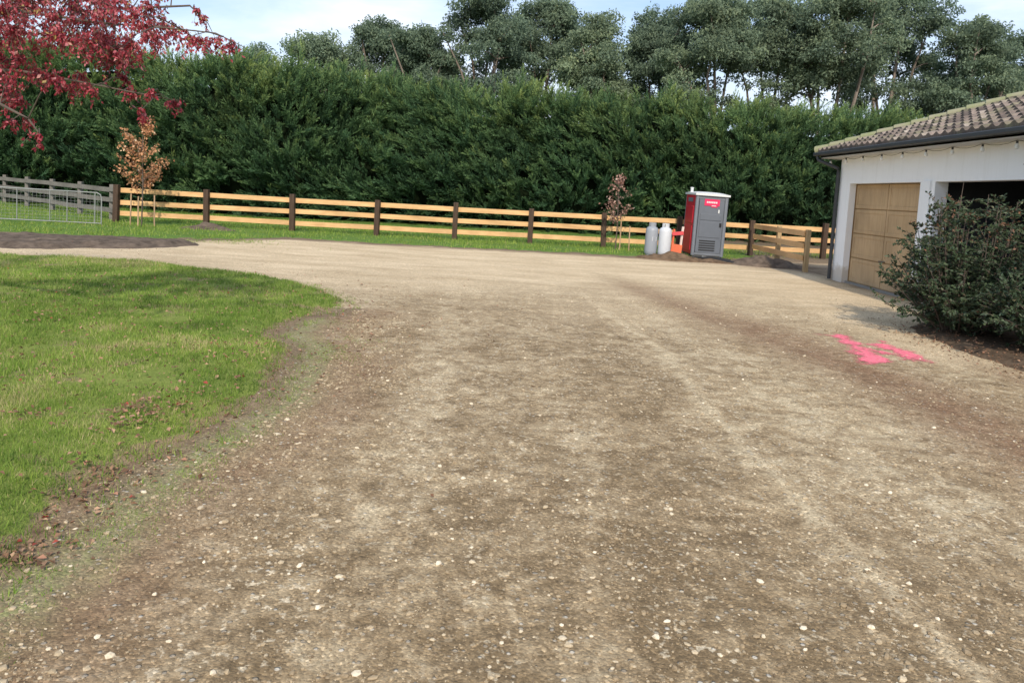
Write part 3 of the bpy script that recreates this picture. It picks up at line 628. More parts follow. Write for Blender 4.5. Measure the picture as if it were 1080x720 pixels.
# ------------------------------------------------------------------ red tree reaching in from the left
def red_tree():
    root = empty('red_leaf_tree', (-7.6, 6.6, 0)); tag(root, 'tree with crimson autumn leaves whose boughs hang into view at top left', 'tree')
    O = Vector((-7.6, 6.6, 0)); tb = MB()
    def T(pts, r): tb.tube([Vector(p) - O for p in pts], r, 7)
    T([(-7.6, 6.6, -.1), (-7.55, 6.6, .8), (-7.4, 6.6, 1.6), (-7.3, 6.6, 2.1)], [.17, .14, .12, .11])
    T([(-7.3, 6.6, 2.1), (-7.5, 6.8, 3.2), (-7.7, 6.9, 4.4), (-7.5, 7, 5.4)], [.10, .07, .045, .01])
    T([(-7.35, 6.6, 2.0), (-8.4, 6.2, 3.0), (-9.3, 6.0, 3.7)], [.09, .05, .01]); T([(-7.35, 6.6, 2.1), (-7.4, 5.3, 3.1), (-7.2, 4.5, 3.8)], [.08, .05, .01]); T([(-7.35, 6.6, 2.1), (-7.9, 8, 3.2), (-8, 8.9, 4.0)], [.08, .05, .01])
    B = [[(-7.3, 6.6, 2.1), (-6.3, 6.6, 2.55), (-5.43, 6.6, 2.77), (-4.43, 6.6, 2.97), (-3.68, 6.6, 2.91), (-3.1, 6.6, 2.90), (-2.7, 6.6, 2.88), (-2.44, 6.6, 2.77)],
         [(-7.35, 6.6, 1.9), (-6.5, 6.7, 2.25), (-5.51, 6.8, 2.47), (-4.56, 6.8, 2.48), (-4.04, 6.8, 2.42), (-3.61, 6.8, 2.36), (-3.14, 6.8, 2.30)],
         [(-6.5, 6.7, 2.25), (-5.6, 6.4, 2.25), (-4.95, 6.2, 2.17), (-4.32, 6.2, 2.13), (-4.08, 6.2, 2.02), (-3.96, 6.2, 1.87)],
         [(-6.3, 6.6, 2.55), (-5.4, 6.9, 3.1), (-4.61, 7.0, 3.33), (-3.82, 7.0, 3.12), (-3.11, 7.0, 3.19), (-2.99, 7.0, 3.08)],
         [(-6.3, 6.6, 2.55), (-5.6, 6.4, 3.3), (-4.9, 6.5, 3.7), (-4.4, 6.5, 3.8)]]
    for b in B: T(b, [.045, .03, .02, .013, .009, .007, .005, .003][:len(b) - 1] + [.003])
    CL = [(-4.26, 6.18, 2.9, .17), (-4.39, 6.67, 3.05, .17), (-4.01, 6.39, 2.92, .16), (-4.03, 6.77, 3.09, .17), (-3.88, 6.8, 2.98, .17), (-3.22, 5.9, 2.9, .15), (-3.03, 5.82, 2.84, .1), (-4.84, 7.14, 2.87, .15), (-3.86, 6.21, 2.71, .11), (-3.6, 6.17, 2.69, .12), (-4.07, 7.39, 2.92, .13), (-3.4, 6.55, 2.75, .12), (-3.48, 7.14, 2.91, .11), (-3.33, 6.56, 2.89, .1), (-3.18, 6.82, 2.9, .1), (-2.68, 6.04, 2.74, .08), (-2.92, 6.82, 2.85, .08), (-2.94, 7.19, 2.93, .09), (-2.58, 6.64, 2.8, .07), (-3.06, 6.99, 3.16, .04), (-2.95, 6.87, 3.07, .04), (-3.18, 5.9, 2.56, .08), (-4.7, 7.01, 2.62, .11), (-4.37, 6.75, 2.48, .12), (-4.28, 6.28, 2.36, .1), (-3.66, 5.85, 2.33, .09), (-4.32, 7.18, 2.42, .11), (-3.77, 6.56, 2.35, .07), (-4.09, 6.95, 2.5, .08), (-3.83, 7.21, 2.52, .07), (-3.6, 6.94, 2.36, .07), (-3.38, 7.27, 2.33, .07), (-3.25, 6.43, 2.17, .03), (-3.56, 7.08, 2.16, .04), (-4.37, 6.51, 2.2, .09), (-5.03, 7.3, 2.3, .11), (-4.74, 7.21, 2.04, .06), (-3.83, 5.96, 1.89, .05), (-4.11, 6.02, 1.98, .05), (-3.03, 6.15, 2.31, .03), (-5.11, 7.34, 2.67, .11), (-4.69, 6.5, 2.87, .21), (-4.95, 6.8, 2.5, .22), (-4.85, 6.28, 2.65, .24), (-5.02, 6.61, 2.22, .17), (-5.28, 6.42, 2.74, .29), (-5.32, 6.36, 2.25, .24), (-4.18, 6.74, 3.28, .22), (-4.6, 6.73, 3.3, .26), (-4.05, 7.25, 3.47, .2), (-5.14, 6.89, 3.44, .31), (-3.61, 7.29, 3.42, .14), (-4.46, 7.17, 3.74, .28), (-5.97, 7.39, 3.72, .38), (-4.79, 6.87, 3.87, .31), (-5.36, 6.06, 3.03, .31)]
    rr = random.Random(5)
    for k in range(34): CL.append((rr.uniform(-5.6, -3.3), rr.uniform(6, 7.3), rr.uniform(2.75, 3.6), rr.uniform(.12, .2)))
    for k in range(20):
        a = rr.uniform(0, 6.28); ph = rr.uniform(-.2, 1.3); q = 1.9 * rr.uniform(.6, 1); CL.append((-7.8 + math.cos(a) * math.cos(ph) * q, 6.7 + math.sin(a) * math.cos(ph) * q * 1.2, 3.3 + math.sin(ph) * q, rr.uniform(.3, .45)))
    dense = [Vector(b[i]).lerp(Vector(b[i + 1]), t) for b in B for i in range(len(b) - 1) for t in (0, .25, .5, .75)] + [Vector((-7.6, 6.8, z)) for z in (2.5, 3, 3.5, 4)]
    rg = np.random.default_rng(8); Ps, Ds = [], []
    for x, y, z, r in CL:
        c = Vector((x, y, z)); near = min(dense, key=lambda p: (p - c).length); m = near.lerp(c, .5) + Vector((0, 0, .04)); tb.tube([near - O, m - O, c - O], [.007, .005, .002], 4, False)
        nt = max(4, int(20 * (r / .12) ** 1.2)) if x > -6 else 12
        for q in range(nt):                                    # drooping leafy sprigs
            e = c + Vector(rg.normal(size=3)).normalized() * r * rg.uniform(.3, 1.05) * 1.3; tip = e + Vector((rg.normal() * .03, rg.normal() * .03, -rg.uniform(.03, .10)))
            if x > -5.4: tb.tube([c - O, e - O, tip - O], .0016, 3, False)
            for j in range(12):
                t = rg.uniform(); p = c.lerp(e, t) if rg.uniform() < .45 else e.lerp(tip, t); Ps.append(tuple(p - O)); Ds.append((rg.normal() * .6, rg.normal() * .6, -.75))
    tb.build('trunk', M['bark'], root, smooth=True)
    P = np.array(Ps) + rg.normal(0, .008, (len(Ps), 3)); D = unit(np.array(Ds)); N = unit(rg.normal(size=P.shape)); L = rg.uniform(.022, .05, len(P))
    V, F = leaf_cloud(P, D, N, L, L * .27, .35)
    mesh_np('crown', V, F, M['red_leaf'], root, tint=np.repeat(np.clip(rg.normal(.5, .2, len(P)) + .25 * (P[:, 2] - 2.5) + (rg.uniform(size=len(P)) < .04) * .5, 0, 1), 2))  # higher leaves pinker: backlight and sky reflection put into the tint
red_tree()

# ------------------------------------------------------------------ shrubs
def shrub(x, y, H, w, seed, label, n_st=70):
    r = random.Random(seed); rg = np.random.default_rng(seed); root = empty('leafy_shrub', (x, y, .02)); tag(root, label, 'shrub', 'large shrubs beside the garage')
    tb = MB(); P, D, T = [], [], []
    for i in range(n_st):
        a = r.uniform(0, 6.28); q = r.uniform(.1, 1) ** .6; out = w * q; top = H * (1 - .75 * q ** 2.4) * r.uniform(.6, 1.05)
        b = Vector((math.cos(a) * .22 * r.random(), math.sin(a) * .22 * r.random(), 0)); e = Vector((math.cos(a) * out, math.sin(a) * out, top)); m = b.lerp(e, .5) + Vector((math.cos(a) * .12, math.sin(a) * .12, .12 - .3 * q * 0))
        tb.tube([b, m, e], [.012, .008, .003], 5, False)
        twigs = [(b, m, e)]
        for k in range(15):
            t = r.uniform(.12, 1); s = b.lerp(m, t * 2) if t < .5 else m.lerp(e, t * 2 - 1); d = Vector((r.gauss(0, 1), r.gauss(0, 1), r.gauss(.35, .5))).normalized() * r.uniform(.12, .32); e2 = s + d
            if e2.z < .06: e2.z = .06
            tb.tube([s, e2], [.004, .002], 3, False)
            for j in range(22):
                u = r.uniform(.1, 1.05); p = s.lerp(e2, u); P.append(p); dd = d.normalized() * .7 + Vector((r.gauss(0, .6), r.gauss(0, .6), r.gauss(-.05, .5))); D.append(dd)
                T.append(r.gauss(.42, .17) + (.45 if (p.z > H * .62 and r.random() < .28) or r.random() < .02 else 0))
    tb.build('stems', M['bark'], root, smooth=True)
    P = np.array(P); D = unit(np.array(D)); N = unit(rg.normal(size=P.shape) + np.array([0, 0, .5])); L = rg.uniform(.032, .066, len(P)); V, F = leaf_cloud(P, D, N, L, L * .27, .3)
    mesh_np('foliage', V, F, M['shrub'], root, tint=np.repeat(np.clip(T, 0, 1), 2))
shrub(6.2, 10.1, 2.1, 1.12, 31, 'large dark leafy shrub in front of the wooden garage door', 105)
shrub(6.75, 8.75, 1.9, 1.05, 32, 'large dark leafy shrub at the right edge before the open garage bay', 100)
shrub(6.95, 6.9, 1.8, .95, 33, 'large dark leafy shrub just outside the right edge', 45)

# ------------------------------------------------------------------ garage
def garage():
    X0, X1, Y0, Y1 = 7.65, 15.65, 5.6, 17.6; ZW = 2.86
    root = empty('garage', (X0, Y1, 0)); tag(root, 'white painted garage with brown tiled hip roof, one wooden door and an open bay', 'garage')
    O = (-X0, -Y1, 0)
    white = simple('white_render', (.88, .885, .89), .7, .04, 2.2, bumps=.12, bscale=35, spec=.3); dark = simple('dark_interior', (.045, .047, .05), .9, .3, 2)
    wn = white.node_tree; wb = NB(wn); pr = [q for q in wn.nodes if q.type == 'BSDF_PRINCIPLED'][0]; src = pr.inputs['Base Color'].links[0].from_socket
    sp = wb.n('ShaderNodeSeparateXYZ'); wb.l(wb.coord(), sp.inputs[0]); hz = wb.math('ADD', sp.outputs[2], wb.math('MULTIPLY', wb.noise(5, 5, .7), -.5))
    dirt = wb.ramp(hz, [(.0, .75), (.16, 0.0)]); streak = wb.ramp(wb.noise(1.0, 6, .7, wb.mapping((6, 6, .5))), [(.5, 0.0), (.75, .22)])
    wc = wb.mix(streak, src, (.55, .54, .50)); wc = wb.mix(dirt, wc, (.52, .45, .36)); wn.links.new(wc, pr.inputs['Base Color'])
    charcoal = simple('charcoal_metal', (.045, .048, .052), .45, .2, 4, spec=.5)
    def bx(name, mat, *boxes, parent=root, bevel=0):
        m = MB()
        for q in boxes: m.box(q[0] - X0, q[1] - X0, q[2] - Y1, q[3] - Y1, q[4], q[5])
        return m.build(name, mat, parent, bevel=bevel)
    th = .24; D1 = (14.1, 17.05); D2 = (10.55, 13.6); D3 = (7.0, 10.05); zl = 2.27
    bx('wall', white, (X0, X0 + th, D1[1], Y1, -.1, ZW), (X0, X0 + th, D2[1], D1[0], -.1, ZW), (X0, X0 + th, D3[1], D2[0], -.1, ZW), (X0, X0 + th, Y0, D3[0], -.1, ZW),
       (X0, X0 + th, *D1, zl, ZW), (X0, X0 + th, *D2, zl, ZW), (X0, X0 + th, *D3, zl, ZW))
    bx('wall', white, (X0 + th, X1, Y1 - .2, Y1, -.1, ZW)); bx('wall', white, (X0 + th, X1, Y0, Y0 + .2, -.1, ZW)); bx('wall', white, (X1 - .2, X1, Y0 + .2, Y1 - .2, -.1, ZW))
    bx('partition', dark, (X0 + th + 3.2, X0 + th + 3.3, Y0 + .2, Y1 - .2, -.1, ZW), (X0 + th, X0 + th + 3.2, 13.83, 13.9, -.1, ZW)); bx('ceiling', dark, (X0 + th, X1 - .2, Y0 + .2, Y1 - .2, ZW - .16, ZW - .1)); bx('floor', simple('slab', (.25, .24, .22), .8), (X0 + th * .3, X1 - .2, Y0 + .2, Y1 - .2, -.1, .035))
    # raised plain pilaster strip between the doors and at the corner
    bx('pilaster', white, (X0 - .03, X0, 13.72, 13.98, 0, zl + .02), bevel=.004)
    # sectional timber door
    oak = timber('door_timber', (.56, .395, .23), (.45, .305, .165), 2, .7); oakd = timber('door_timber_edge', (.40, .26, .125), (.30, .19, .09), 1, .7)
    dr = bx('door', oakd, (X0 + th - .07, X0 + th - .02, D1[0] + .01, D1[1] - .01, .03, zl - .01)); rows = 4; hh = (zl - .05) / rows; cols = 2; ww = (D1[1] - D1[0] - .04) / cols
    for i in range(rows):
        for j in range(cols):
            y0 = D1[0] + .02 + j * ww; z0 = .04 + i * hh; e = .012; xx = X0 + th - .07
            pn = bx('door_panel', oak, (xx - .016, xx - .002, y0 + e, y0 + ww - e, z0 + .012, z0 + .09), (xx - .016, xx - .002, y0 + e, y0 + ww - e, z0 + hh - .09, z0 + hh - .012),
                    (xx - .016, xx - .002, y0 + e, y0 + .10, z0 + .09, z0 + hh - .09), (xx - .016, xx - .002, y0 + ww - .10, y0 + ww - e, z0 + .09, z0 + hh - .09), (xx - .008, xx - .002, y0 + .10, y0 + ww - .10, z0 + .09, z0 + hh - .09), parent=dr, bevel=.003)
    bx('door_jamb', oakd, (X0 + th - .10, X0 + th - .02, D1[1] - .008, D1[1] + .0, 0, zl)); bx('door_jamb', oakd, (X0 + th - .10, X0 + th - .02, D1[0], D1[0] + .008, 0, zl))
    hb = MB().tube([(X0 + th - .12 - X0, 15.45 - Y1, .62), (X0 + th - .12 - X0, 15.65 - Y1, .62)], .012, 8).box(th - .125, th - .088, 15.45 - Y1 - .01, 15.45 - Y1 + .01, .61, .63).box(th - .125, th - .088, 15.65 - Y1 - .01, 15.65 - Y1 + .01, .61, .63); hb.build('handle', charcoal, dr)
    # things inside the open bay
    bx('shelf', simple('shelf_steel', (.16, .17, .18), .6, metal=.3), *[(X0 + th + 2.6, X0 + th + 3.15, 10.9, 13.3, z, z + .03) for z in (.4, .9, 1.4, 1.9)], (X0 + th + 2.6, X0 + th + 2.64, 10.9, 10.94, .035, 2), (X0 + th + 2.6, X0 + th + 2.64, 13.26, 13.3, .035, 2))
    # roof
    ov = .45; EX0, EX1, EY0, EY1 = X0 - ov, X1 + ov, Y0 - ov, Y1 + ov; ZE = 2.99; sl = .385; half = (EX1 - EX0) / 2
    tm, nt, out = newmat('roof_tiles'); b = NB(nt)
    c = b.ramp(b.attr('tint'), [(0, (.075, .062, .055)), (.4, (.15, .118, .10)), (.75, (.25, .20, .17)), (1, (.38, .33, .28))])
    lich = b.ramp(b.noise(1.1, 6, .7), [(.5, 0.0), (.68, .75)]); c = b.mix(lich, c, (.22, .215, .12)); c = b.mix(1.0, c, b.ramp(b.noise(22, 4, .7), [(.3, .7), (.7, 1.2)]), 'MULTIPLY')
    b.bsdf(c, .85, .2, 0, b.bump(b.noise(40, 3), .4, .01), out)
    def slope(Pf, length, L0, name):
        """Pf(u along eave, v up slope in plan) -> (x,y); tiles clipped by the hips"""
        tw, tl = .25, .29; VV, FF, TT = [], [], []; nv = int(half / tl) + 1; prof = [0, .01, .038, .055, .048, .016, .0, .003]
        for j in range(nv):
            v0 = j * tl; v1 = min(v0 + tl + .03, half)
            if v0 >= half: break
            uoff = 0.0
            for i in range(int(length / tw) + 1):
                ua = i * tw + uoff; ub = ua + tw; cl_ = lambda u, v: min(max(u, v), length - v)
                if ub < v0 or ua > length - v0: continue
                base = len(VV); K = len(prof); jz = random.uniform(-.004, .004)
                for vi, v in enumerate((v0, v1)):
                    for k, pz in enumerate(prof):
                        u = cl_(ua + (ub - ua) * k / (K - 1), v); x_, y_ = Pf(u, v); lift = (.06 if vi == 0 else .012)
                        VV.append((x_ - X0, y_ - Y1, ZE + v * sl + lift + pz + jz))
                for k, pz in enumerate(prof):                      # butt end of the tile
                    u = cl_(ua + (ub - ua) * k / (K - 1), v0); x_, y_ = Pf(u, v0); VV.append((x_ - X0, y_ - Y1, ZE + v0 * sl + .008 + pz * .2 + jz))
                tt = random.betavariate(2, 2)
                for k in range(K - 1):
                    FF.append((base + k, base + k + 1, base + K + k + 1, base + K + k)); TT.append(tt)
                    FF.append((base + 2 * K + k, base + 2 * K + k + 1, base + k + 1, base + k)); TT.append(tt * .6)  # butt faces tinted darker: shade under the tile edge put into the colour
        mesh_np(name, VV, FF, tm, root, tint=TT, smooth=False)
    LY = EY1 - EY0; LX = EX1 - EX0
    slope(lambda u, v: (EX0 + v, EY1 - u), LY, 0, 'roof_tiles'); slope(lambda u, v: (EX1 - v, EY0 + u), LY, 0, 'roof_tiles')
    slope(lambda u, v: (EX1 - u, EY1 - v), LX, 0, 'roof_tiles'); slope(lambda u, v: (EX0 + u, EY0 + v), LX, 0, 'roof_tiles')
    hips = MB(); zr = ZE + half * sl
    ends = [((EX0, EY1, ZE), (EX0 + half, EY1 - half, zr)), ((EX1, EY1, ZE), (EX0 + half, EY1 - half, zr)), ((EX0, EY0, ZE), (EX0 + half, EY0 + half, zr)), ((EX1, EY0, ZE), (EX0 + half, EY0 + half, zr)), ((EX0 + half, EY1 - half, zr), (EX0 + half, EY0 + half, zr))]
    for a, bb in ends:
        a = Vector(a) + Vector(O) + Vector((0, 0, .05)); bb = Vector(bb) + Vector(O) + Vector((0, 0, .05)); L = (bb - a).length; n = int(L / .36); d = (bb - a) / n
        for k in range(n): hips.tube([a + d * k + Vector((0, 0, .012)), a + d * (k + 1.08)], [.105, .085], 10)
    lm = simple('hip_tiles', (.30, .27, .19), .85, .4, 4, col2=(.23, .25, .12), bumps=.4); hips.build('ridge_caps', lm, root, smooth=True)
    # soffit, rafter ends, fascia, gutter, downpipe
    bx('soffit', simple('soffit_paint', (.60, .59, .57), .7), (EX0 + .1, X0 - .002, EY0 + .1, EY1 - .1, ZW + .0, ZW + .02), (X0 - .002, X1 + .002, Y1 + .002, EY1 - .1, ZW + .0, ZW + .02), (X1 + .002, EX1 - .1, EY0 + .1, EY1 - .1, ZW, ZW + .02), (X0 - .002, X1 + .002, EY0 + .1, Y0 - .002, ZW, ZW + .02))
    bx('fascia', charcoal, (EX0 + .07, EX0 + .097, EY0 + .07, EY1 - .07, ZW + .05, ZE + .03), (EX0 + .1, EX1 - .1, EY1 - .097, EY1 - .07, ZW, ZE + .03), (EX1 - .097, EX1 - .07, EY0 + .07, EY1 - .07, ZW, ZE + .03), (EX0 + .1, EX1 - .1, EY0 + .07, EY0 + .097, ZW, ZE + .03))
    bx('gutter', charcoal, (EX0 - .05, EX0 + .067, EY0, EY1 + .05, ZE - .07, ZE + .01), (EX0 + .07, EX1 + .05, EY1 - .065, EY1 + .05, ZE - .07, ZE + .01), bevel=.015)
    def L(*p): return [Vector(q) + Vector(O) for q in p]
    MB().tube(L((EX0 + .0, EY1 - .12, ZE - .09), (EX0 + .02, EY1 - .15, ZE - .17), (X0 - .09, Y1 - .03, ZE - .36), (X0 - .07, Y1 - .03, ZE - .46), (X0 - .07, Y1 - .03, .02)), .042, 12).build('downpipe', charcoal, root, smooth=True)
    # string lights hung under the soffit
    sl_ = empty('string_lights', (X0 - .2, 14, ZW)); tag(sl_, 'string of small white bulbs hung under the garage eave', 'string lights'); cab = MB(); ys = [17.75 - .82 * k for k in range(15)]; xl = X0 - .22
    blk = simple('cable_black', (.04, .04, .04), .5); pts = []
    for a, b_ in zip(ys[:-1], ys[1:]):
        for t in (0, .25, .5, .75): pts.append((0, a + (b_ - a) * t - 14, -.012 - .05 * 4 * t * (1 - t)))
    cab.tube(pts, .004, 5).tube([(0.05, 10.9 - 14, -.02), (.14, 10.8 - 14, -.18), (.19, 10.95 - 14, -.3), (.2, 11.3 - 14, -.36)], .004, 5); cab.build('cable', blk, sl_)
    bw = simple('bulb_glass', (.85, .84, .80), .25, .03, spec=.6)
    for y in ys:
        bo = MB().lathe([(.004, 0), (.016, -.025), (.032, -.06), (.034, -.08), (.024, -.105), (.004, -.115)], n=14).build('bulb', bw, sl_, smooth=True, loc=(0, y - 14, -.035))
        MB().lathe([(.017, 0), (.017, -.04)], n=12).build('socket', blk, bo, loc=(0, 0, .012))
garage()

# ------------------------------------------------------------------ portable toilet
def toilet():
    root = empty('portable_toilet', (5.66, 22.05, .03), R(2)); tag(root, 'grey portable toilet with red sides and white roof standing by the fence', 'toilet')
    root.rotation_euler = (R(.8), R(1.0), R(2))
    grey = simple('grey_plastic', (.125, .14, .165), .5, .12, 3, spec=.35); grey2 = simple('mid_grey_plastic', (.16, .175, .20), .5, .1, 3); red = simple('red_plastic', (.50, .018, .035), .5, .15, 3); wht = simple('white_plastic', (.62, .63, .62), .45, .06, 3); blk = simple('black_slot', (.02, .02, .022), .6)
    w, d, H = .95, 1.1, 1.83; x0, x1, y0, y1 = -w / 2, w / 2, -d / 2, d / 2
    MB().box(x0 + .04, x1 - .04, y0 + .02, y1, .03, .11).box(x0 + .02, x0 + .14, y0 - .02, y1 + .02, -.03, .03).box(x1 - .14, x1 - .02, y0 - .02, y1 + .02, -.03, .03).build('base', simple('dark_base', (.06, .06, .06), .7), root, bevel=.01)
    for sx in (x0, x1 - .03): # ribbed red side panel
        p = MB().box(sx, sx + .03, y0 + .09, y1 - .06, .11, H); s_ = -1 if sx == x0 else 1; xx = sx if s_ < 0 else sx + .03
        p.box(*sorted((xx + s_ * .002, xx + s_ * .022)), y0 + .16, y1 - .14, .2, .92).box(*sorted((xx + s_ * .002, xx + s_ * .022)), y0 + .16, y1 - .14, 1.0, 1.5)
        sp = p.build('side_panel', red, root, bevel=.008)
        MB().box(*sorted((xx + s_ * .003, xx + s_ * .012)), y0 + .3, y1 - .3, 1.62, 1.74).build('vent', wht if 0 else grey2, sp)
    MB().box(x0 + .03, x1 - .03, y1 - .03, y1, .11, H).build('rear_panel', red, root)
    for r_, px, py in ((.055, x0 + .05, y0 + .045), (.055, x1 - .05, y0 + .045), (.045, x0 + .04, y1 - .03), (.045, x1 - .04, y1 - .03)):
        MB().lathe([(r_, .08), (r_, H)], (px, py, 0), 14).build('corner_post', grey2, root, smooth=True)
    # door frame and door
    MB().box(x0 + .09, x1 - .09, y0 + .02, y0 + .07, H - .10, H).build('door_head', grey2, root, bevel=.006); MB().box(x0 + .09, x1 - .09, y0 + .02, y0 + .07, .10, .16).build('door_sill', grey2, root, bevel=.006)
    dr = MB().box(x0 + .11, x1 - .11, y0 + .008, y0 + .045, .165, H - .105).box(x0 + .16, x1 - .16, y0 - .006, y0 + .006, .62, 1.08).box(x0 + .16, x1 - .16, y0 - .006, y0 + .006, 1.12, 1.30).build('door', grey, root, bevel=.006)
    lv = MB()
    for k in range(5): lv.box(x0 + .20, x1 - .28, y0 - .004, y0 + .006, .23 + k * .068, .262 + k * .068)
    lv.build('louvre', blk, dr)
    MB().box(x1 - .21, x1 - .15, y0 - .03, y0 + .0, .95, 1.06).tube([(x1 - .18, y0 - .045, .96), (x1 - .18, y0 - .045, 1.05)], .01, 8).build('handle', blk, dr, bevel=.004)
    sg = MB().box(-.22, .22, y0 - .004, y0 + .005, 1.54, 1.73).box(-.02, .16, y0 - .004, y0 + .005, 1.50, 1.562).build('sign', simple('sign_red', (.70, .03, .11), .4), dr)
    lt = MB(); 
    for k, (a, b_) in enumerate([(-.16, -.13), (-.115, -.075), (-.06, -.02), (-.005, .035), (.05, .09), (.105, .145)]): lt.box(a, b_, y0 - .008, y0 - .005, 1.615, 1.665)
    lt.box(-.01, .12, y0 - .008, y0 - .005, 1.535, 1.555); lt.build('lettering', wht, sg)
    MB().box(.20, .235, y0 - .004, y0 + .005, 1.34, 1.44).build('sticker', wht, dr)
    # domed white roof
    rf = MB(); n = 9; V = []
    xs = np.linspace(x0 - .03, x1 + .03, n); ys = np.linspace(y0 - .04, y1 + .03, n)
    for y in ys:
        for x in xs:
            u = (x / (w / 2 + .03)); v = (y / (d / 2 + .03)); V.append((x, y, H + .055 + .05 * max(0, (1 - abs(u) ** 3.5)) * max(0, 1 - abs(v) ** 4)))
    F = [(j * n + i, j * n + i + 1, (j + 1) * n + i + 1, (j + 1) * n + i) for j in range(n - 1) for i in range(n - 1)]; rf.add(V, F)
    rf.box(x0 - .03, x1 + .03, y0 - .04, y1 + .03, H - .005, H + .053); rfo = rf.build('roof', wht, root, smooth=True)
    MB().lathe([(.045, 0), (.045, .11), (.055, .115), (.055, .14), (.01, .15)], (x0 + .12, y1 - .12, H + .07), 12).build('vent_pipe', wht, rfo)
    MB().box(-.16, .18, y0 - .16, y0 - .0, -.03, .07).build('step', wht, root, bevel=.015)
toilet()
mt = MB(); mt.add([(5.28, 21.42, .05), (5.75, 21.2, .11), (6.55, 20.55, .05), (6.2, 20.35, .03), (5.6, 20.8, .04), (5.28, 21.42, .065), (5.75, 21.2, .125), (6.55, 20.55, .065), (6.2, 20.35, .045), (5.6, 20.8, .055)],
           [(4, 3, 2, 1, 0), (5, 6, 7, 8, 9), (0, 1, 6, 5), (1, 2, 7, 6), (2, 3, 8, 7), (3, 4, 9, 8), (4, 0, 5, 9)])
tag(mt.build('rubber_mat', simple('black_rubber', (.02, .02, .02), .8, .3, 8), smooth=False), 'black rubber mat lying in front of the portable toilet', 'mat')

# ------------------------------------------------------------------ gas cylinders
def cylinder(x, y, col, label, rz):
    root = empty('gas_cylinder', (x, y, .07), rz); tag(root, label, 'gas cylinder', 'gas cylinders beside the portable toilet'); root.rotation_euler = (0, R(1.5), rz)
    m = simple('cylinder_paint', col, .45, .1, 3, spec=.4); mm = simple('brass', (.45, .36, .18), .4, metal=.7)
    MB().lathe([(.11, 0), (.16, .015), (.178, .06), (.18, .12), (.18, .68), (.172, .74), (.14, .785), (.09, .81), (.04, .825)], n=28).build('body', m, root, smooth=True)
    MB().lathe([(.14, -.05), (.14, .03)], n=24).build('foot_ring', m, root, smooth=True)
    co = MB(); n = 20
    for (a0, a1) in ((.4, 2.5), (3.5, 5.9)):
        pts = [(math.cos(a) * .095, math.sin(a) * .095) for a in np.linspace(a0, a1, 9)]
        for (ax, ay), (bx_, by_) in zip(pts[:-1], pts[1:]): co.beam((ax, ay, .86), (bx_, by_, .86), .012, .13)
    co.build('collar', m, root); v = MB().tube([(0, 0, .82), (0, 0, .90)], .022, 10).tube([(-.05, 0, .885), (.05, 0, .885)], .014, 8).build('valve', mm, root, smooth=True)
    MB().box(-.06, .06, -.172, -.160, .40, .52).build('sticker', simple('sticker_white', (.7, .72, .74), .5), root)
cylinder(3.98, 21.28, (.27, .29, .325), 'pale grey gas cylinder, left one of the pair on the soil', .3)
cylinder(4.345, 21.16, (.52, .54, .57), 'white gas cylinder, right one of the pair on the soil', .9)

# orange barrier
ob = empty('orange_barrier', (4.72, 21.3, 0)); tag(ob, 'orange and white plastic barrier post frame between the gas cylinders and toilet', 'barrier')
og = simple('orange_plastic', (.72, .16, .07), .55, .2, 4); ow = simple('barrier_white', (.78, .62, .55), .5)
MB().beam((-.13, 0, .05), (-.09, .02, .84), .045, .05).build('post', og, ob, bevel=.004); MB().beam((.10, 0, .03), (.17, .04, .92), .05, .05).build('post', ow, ob, bevel=.004)
MB().beam((-.15, -.03, .70), (.18, -.02, .74), .03, .10).build('board', simple('barrier_red', (.6, .07, .08), .55), ob, bevel=.004); MB().beam((-.15, -.03, .30), (.16, -.02, .27), .03, .24).build('board', og, ob, bevel=.004)
MB().box(-.2, .22, -.12, .12, -.02, .07).build('foot', og, ob, bevel=.01)

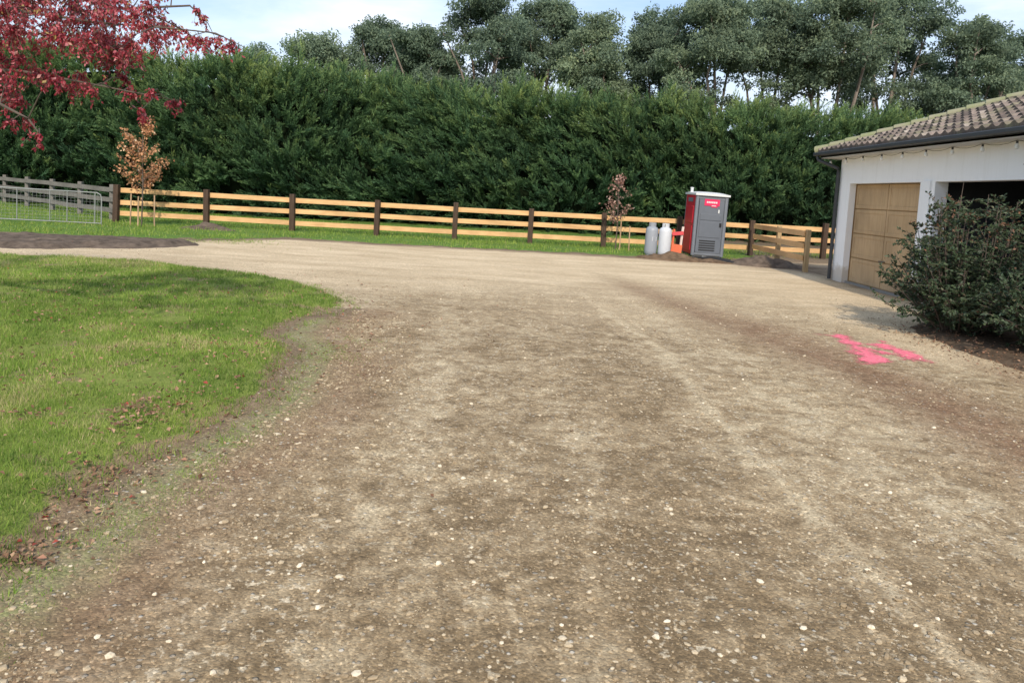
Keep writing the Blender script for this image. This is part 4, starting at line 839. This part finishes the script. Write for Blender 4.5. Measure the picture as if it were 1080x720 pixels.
# ------------------------------------------------------------------ pink spray paint marks
def paint():
    polys = [[(4.17, 9.66), (4.42, 9.66), (4.38, 9.1), (4.33, 8.45), (4.27, 8.15), (4.05, 8.1), (4.06, 8.45), (4.16, 9.0), (4.24, 9.4)],
             [(4.52, 9.16), (4.78, 9.3), (4.80, 9.0), (4.82, 8.6), (4.70, 8.28), (4.50, 8.26), (4.55, 8.5), (4.62, 8.8), (4.50, 8.98)]]
    pm, nt, out = newmat('pink_spray'); b = NB(nt); p = b.bsdf(b.mix(b.ramp(b.noise(25, 4, .7), [(.35, 0.0), (.65, 1.0)]), (.72, .13, .19), (.85, .24, .29)), .8, .2); tr = b.n('ShaderNodeBsdfTransparent'); mx = b.n('ShaderNodeMixShader')
    f = b.math('ADD', b.attr('cover'), b.math('MULTIPLY', b.math('SUBTRACT', b.noise(16, 9, .9), .5), 2.6)); f = b.ramp(f, [(.38, 0.0), (.68, .95)])
    b.l(f, mx.inputs[0]); b.l(tr.outputs[0], mx.inputs[1]); b.l(p.outputs[0], mx.inputs[2]); b.l(mx.outputs[0], out.inputs['Surface'])
    xs = np.arange(3.8, 5.1, .025); ys = np.arange(7.8, 9.95, .025); X, Y = np.meshgrid(xs, ys); nx = len(xs); po3 = [(4.3, 8.75), (4.55, 8.85), (4.6, 8.6), (4.35, 8.35)]
    d = np.maximum.reduce([sdist(X, Y, polys[0]), sdist(X, Y, polys[1]), sdist(X, Y, po3) - .06]) + .34 * (fbm(X * 5, Y * 5, 300) - .5)
    V = np.stack([X, Y, drive_h(X, Y) + .006], -1).reshape(-1, 3); i = np.arange(nx - 1)[None] + nx * np.arange(len(ys) - 1)[:, None]; F = np.stack([i, i + 1, i + nx + 1, i + nx], -1).reshape(-1, 4)
    ok = (d.reshape(-1) > -.22)[F].all(1); F = F[ok]; cov = np.clip(.50 + d * 3.2, -.6, .78).reshape(-1); used = np.unique(F); mp = np.zeros(len(V), int); mp[used] = np.arange(len(used))
    tag(mesh_np('paint_mark', V[used], mp[F], pm, attrs={'cover': cov[used]}, smooth=True), 'bright pink spray paint marking on the drive near the shrubs', 'paint mark')
paint()

# ------------------------------------------------------------------ light, sky, camera
sun_dir = Vector((.04, -.95, .74)).normalized()           # towards the sun
w = bpy.data.worlds.new('World'); SC.world = w; w.use_nodes = True; nt = w.node_tree; nt.nodes.clear(); b = NB(nt)
sky = b.n('ShaderNodeTexSky', sky_type='NISHITA'); sky.sun_disc = False; sky.sun_elevation = math.asin(sun_dir.z); sky.sun_rotation = math.atan2(sun_dir.x, sun_dir.y); sky.dust_density = 1.5; sky.air_density = 1.0
tc = b.n('ShaderNodeTexCoord'); mp = b.n('ShaderNodeMapping'); mp.inputs['Scale'].default_value = (1.1, 1.1, 4.2); b.l(tc.outputs['Generated'], mp.inputs[0])
nz = b.noise(1.55, 7, .58, mp.outputs[0], .35); f = b.ramp(nz, [(.44, 0.0), (.68, .85)])
cc = b.ramp(b.noise(2.6, 5, .6, mp.outputs[0]), [(.3, (5.2, 5.9, 7.0)), (.7, (7.4, 7.7, 8.2))])
c = b.mix(f, b.mix(.35, sky.outputs[0], (3.9, 5.3, 7.6)), cc)
bg = b.n('ShaderNodeBackground'); bg.inputs[1].default_value = .125; b.l(c, bg.inputs[0]); wo = b.n('ShaderNodeOutputWorld'); b.l(bg.outputs[0], wo.inputs[0])
L = bpy.data.lights.new('sun', 'SUN'); L.energy = 2.9; L.angle = R(1.5); L.color = (1, .91, .78); so = bpy.data.objects.new('sun', L); COL.objects.link(so)
so.rotation_euler = sun_dir.to_track_quat('Z', 'Y').to_euler()

cam = bpy.data.cameras.new('camera'); co = bpy.data.objects.new('camera', cam); COL.objects.link(co); SC.camera = co
P_, R_ = R(4.6), R(3.3); fw = Vector((0, math.cos(P_), -math.sin(P_))); r0 = Vector((1, 0, 0)); u0 = r0.cross(fw)
rt = r0 * math.cos(R_) + u0 * math.sin(R_); up = -r0 * math.sin(R_) + u0 * math.cos(R_)
mw = Matrix((rt, up, -fw)).transposed().to_4x4(); mw.translation = (0, 0, 1.65); co.matrix_world = mw
cam.sensor_width = 36; cam.lens = 26; cam.shift_y = -(360 - (202 + 780 * math.tan(P_))) / 1080; cam.clip_start = .1; cam.clip_end = 3000
SC.view_settings.view_transform = 'Standard'; SC.view_settings.look = 'None'; SC.view_settings.exposure = .50; SC.view_settings.gamma = 1
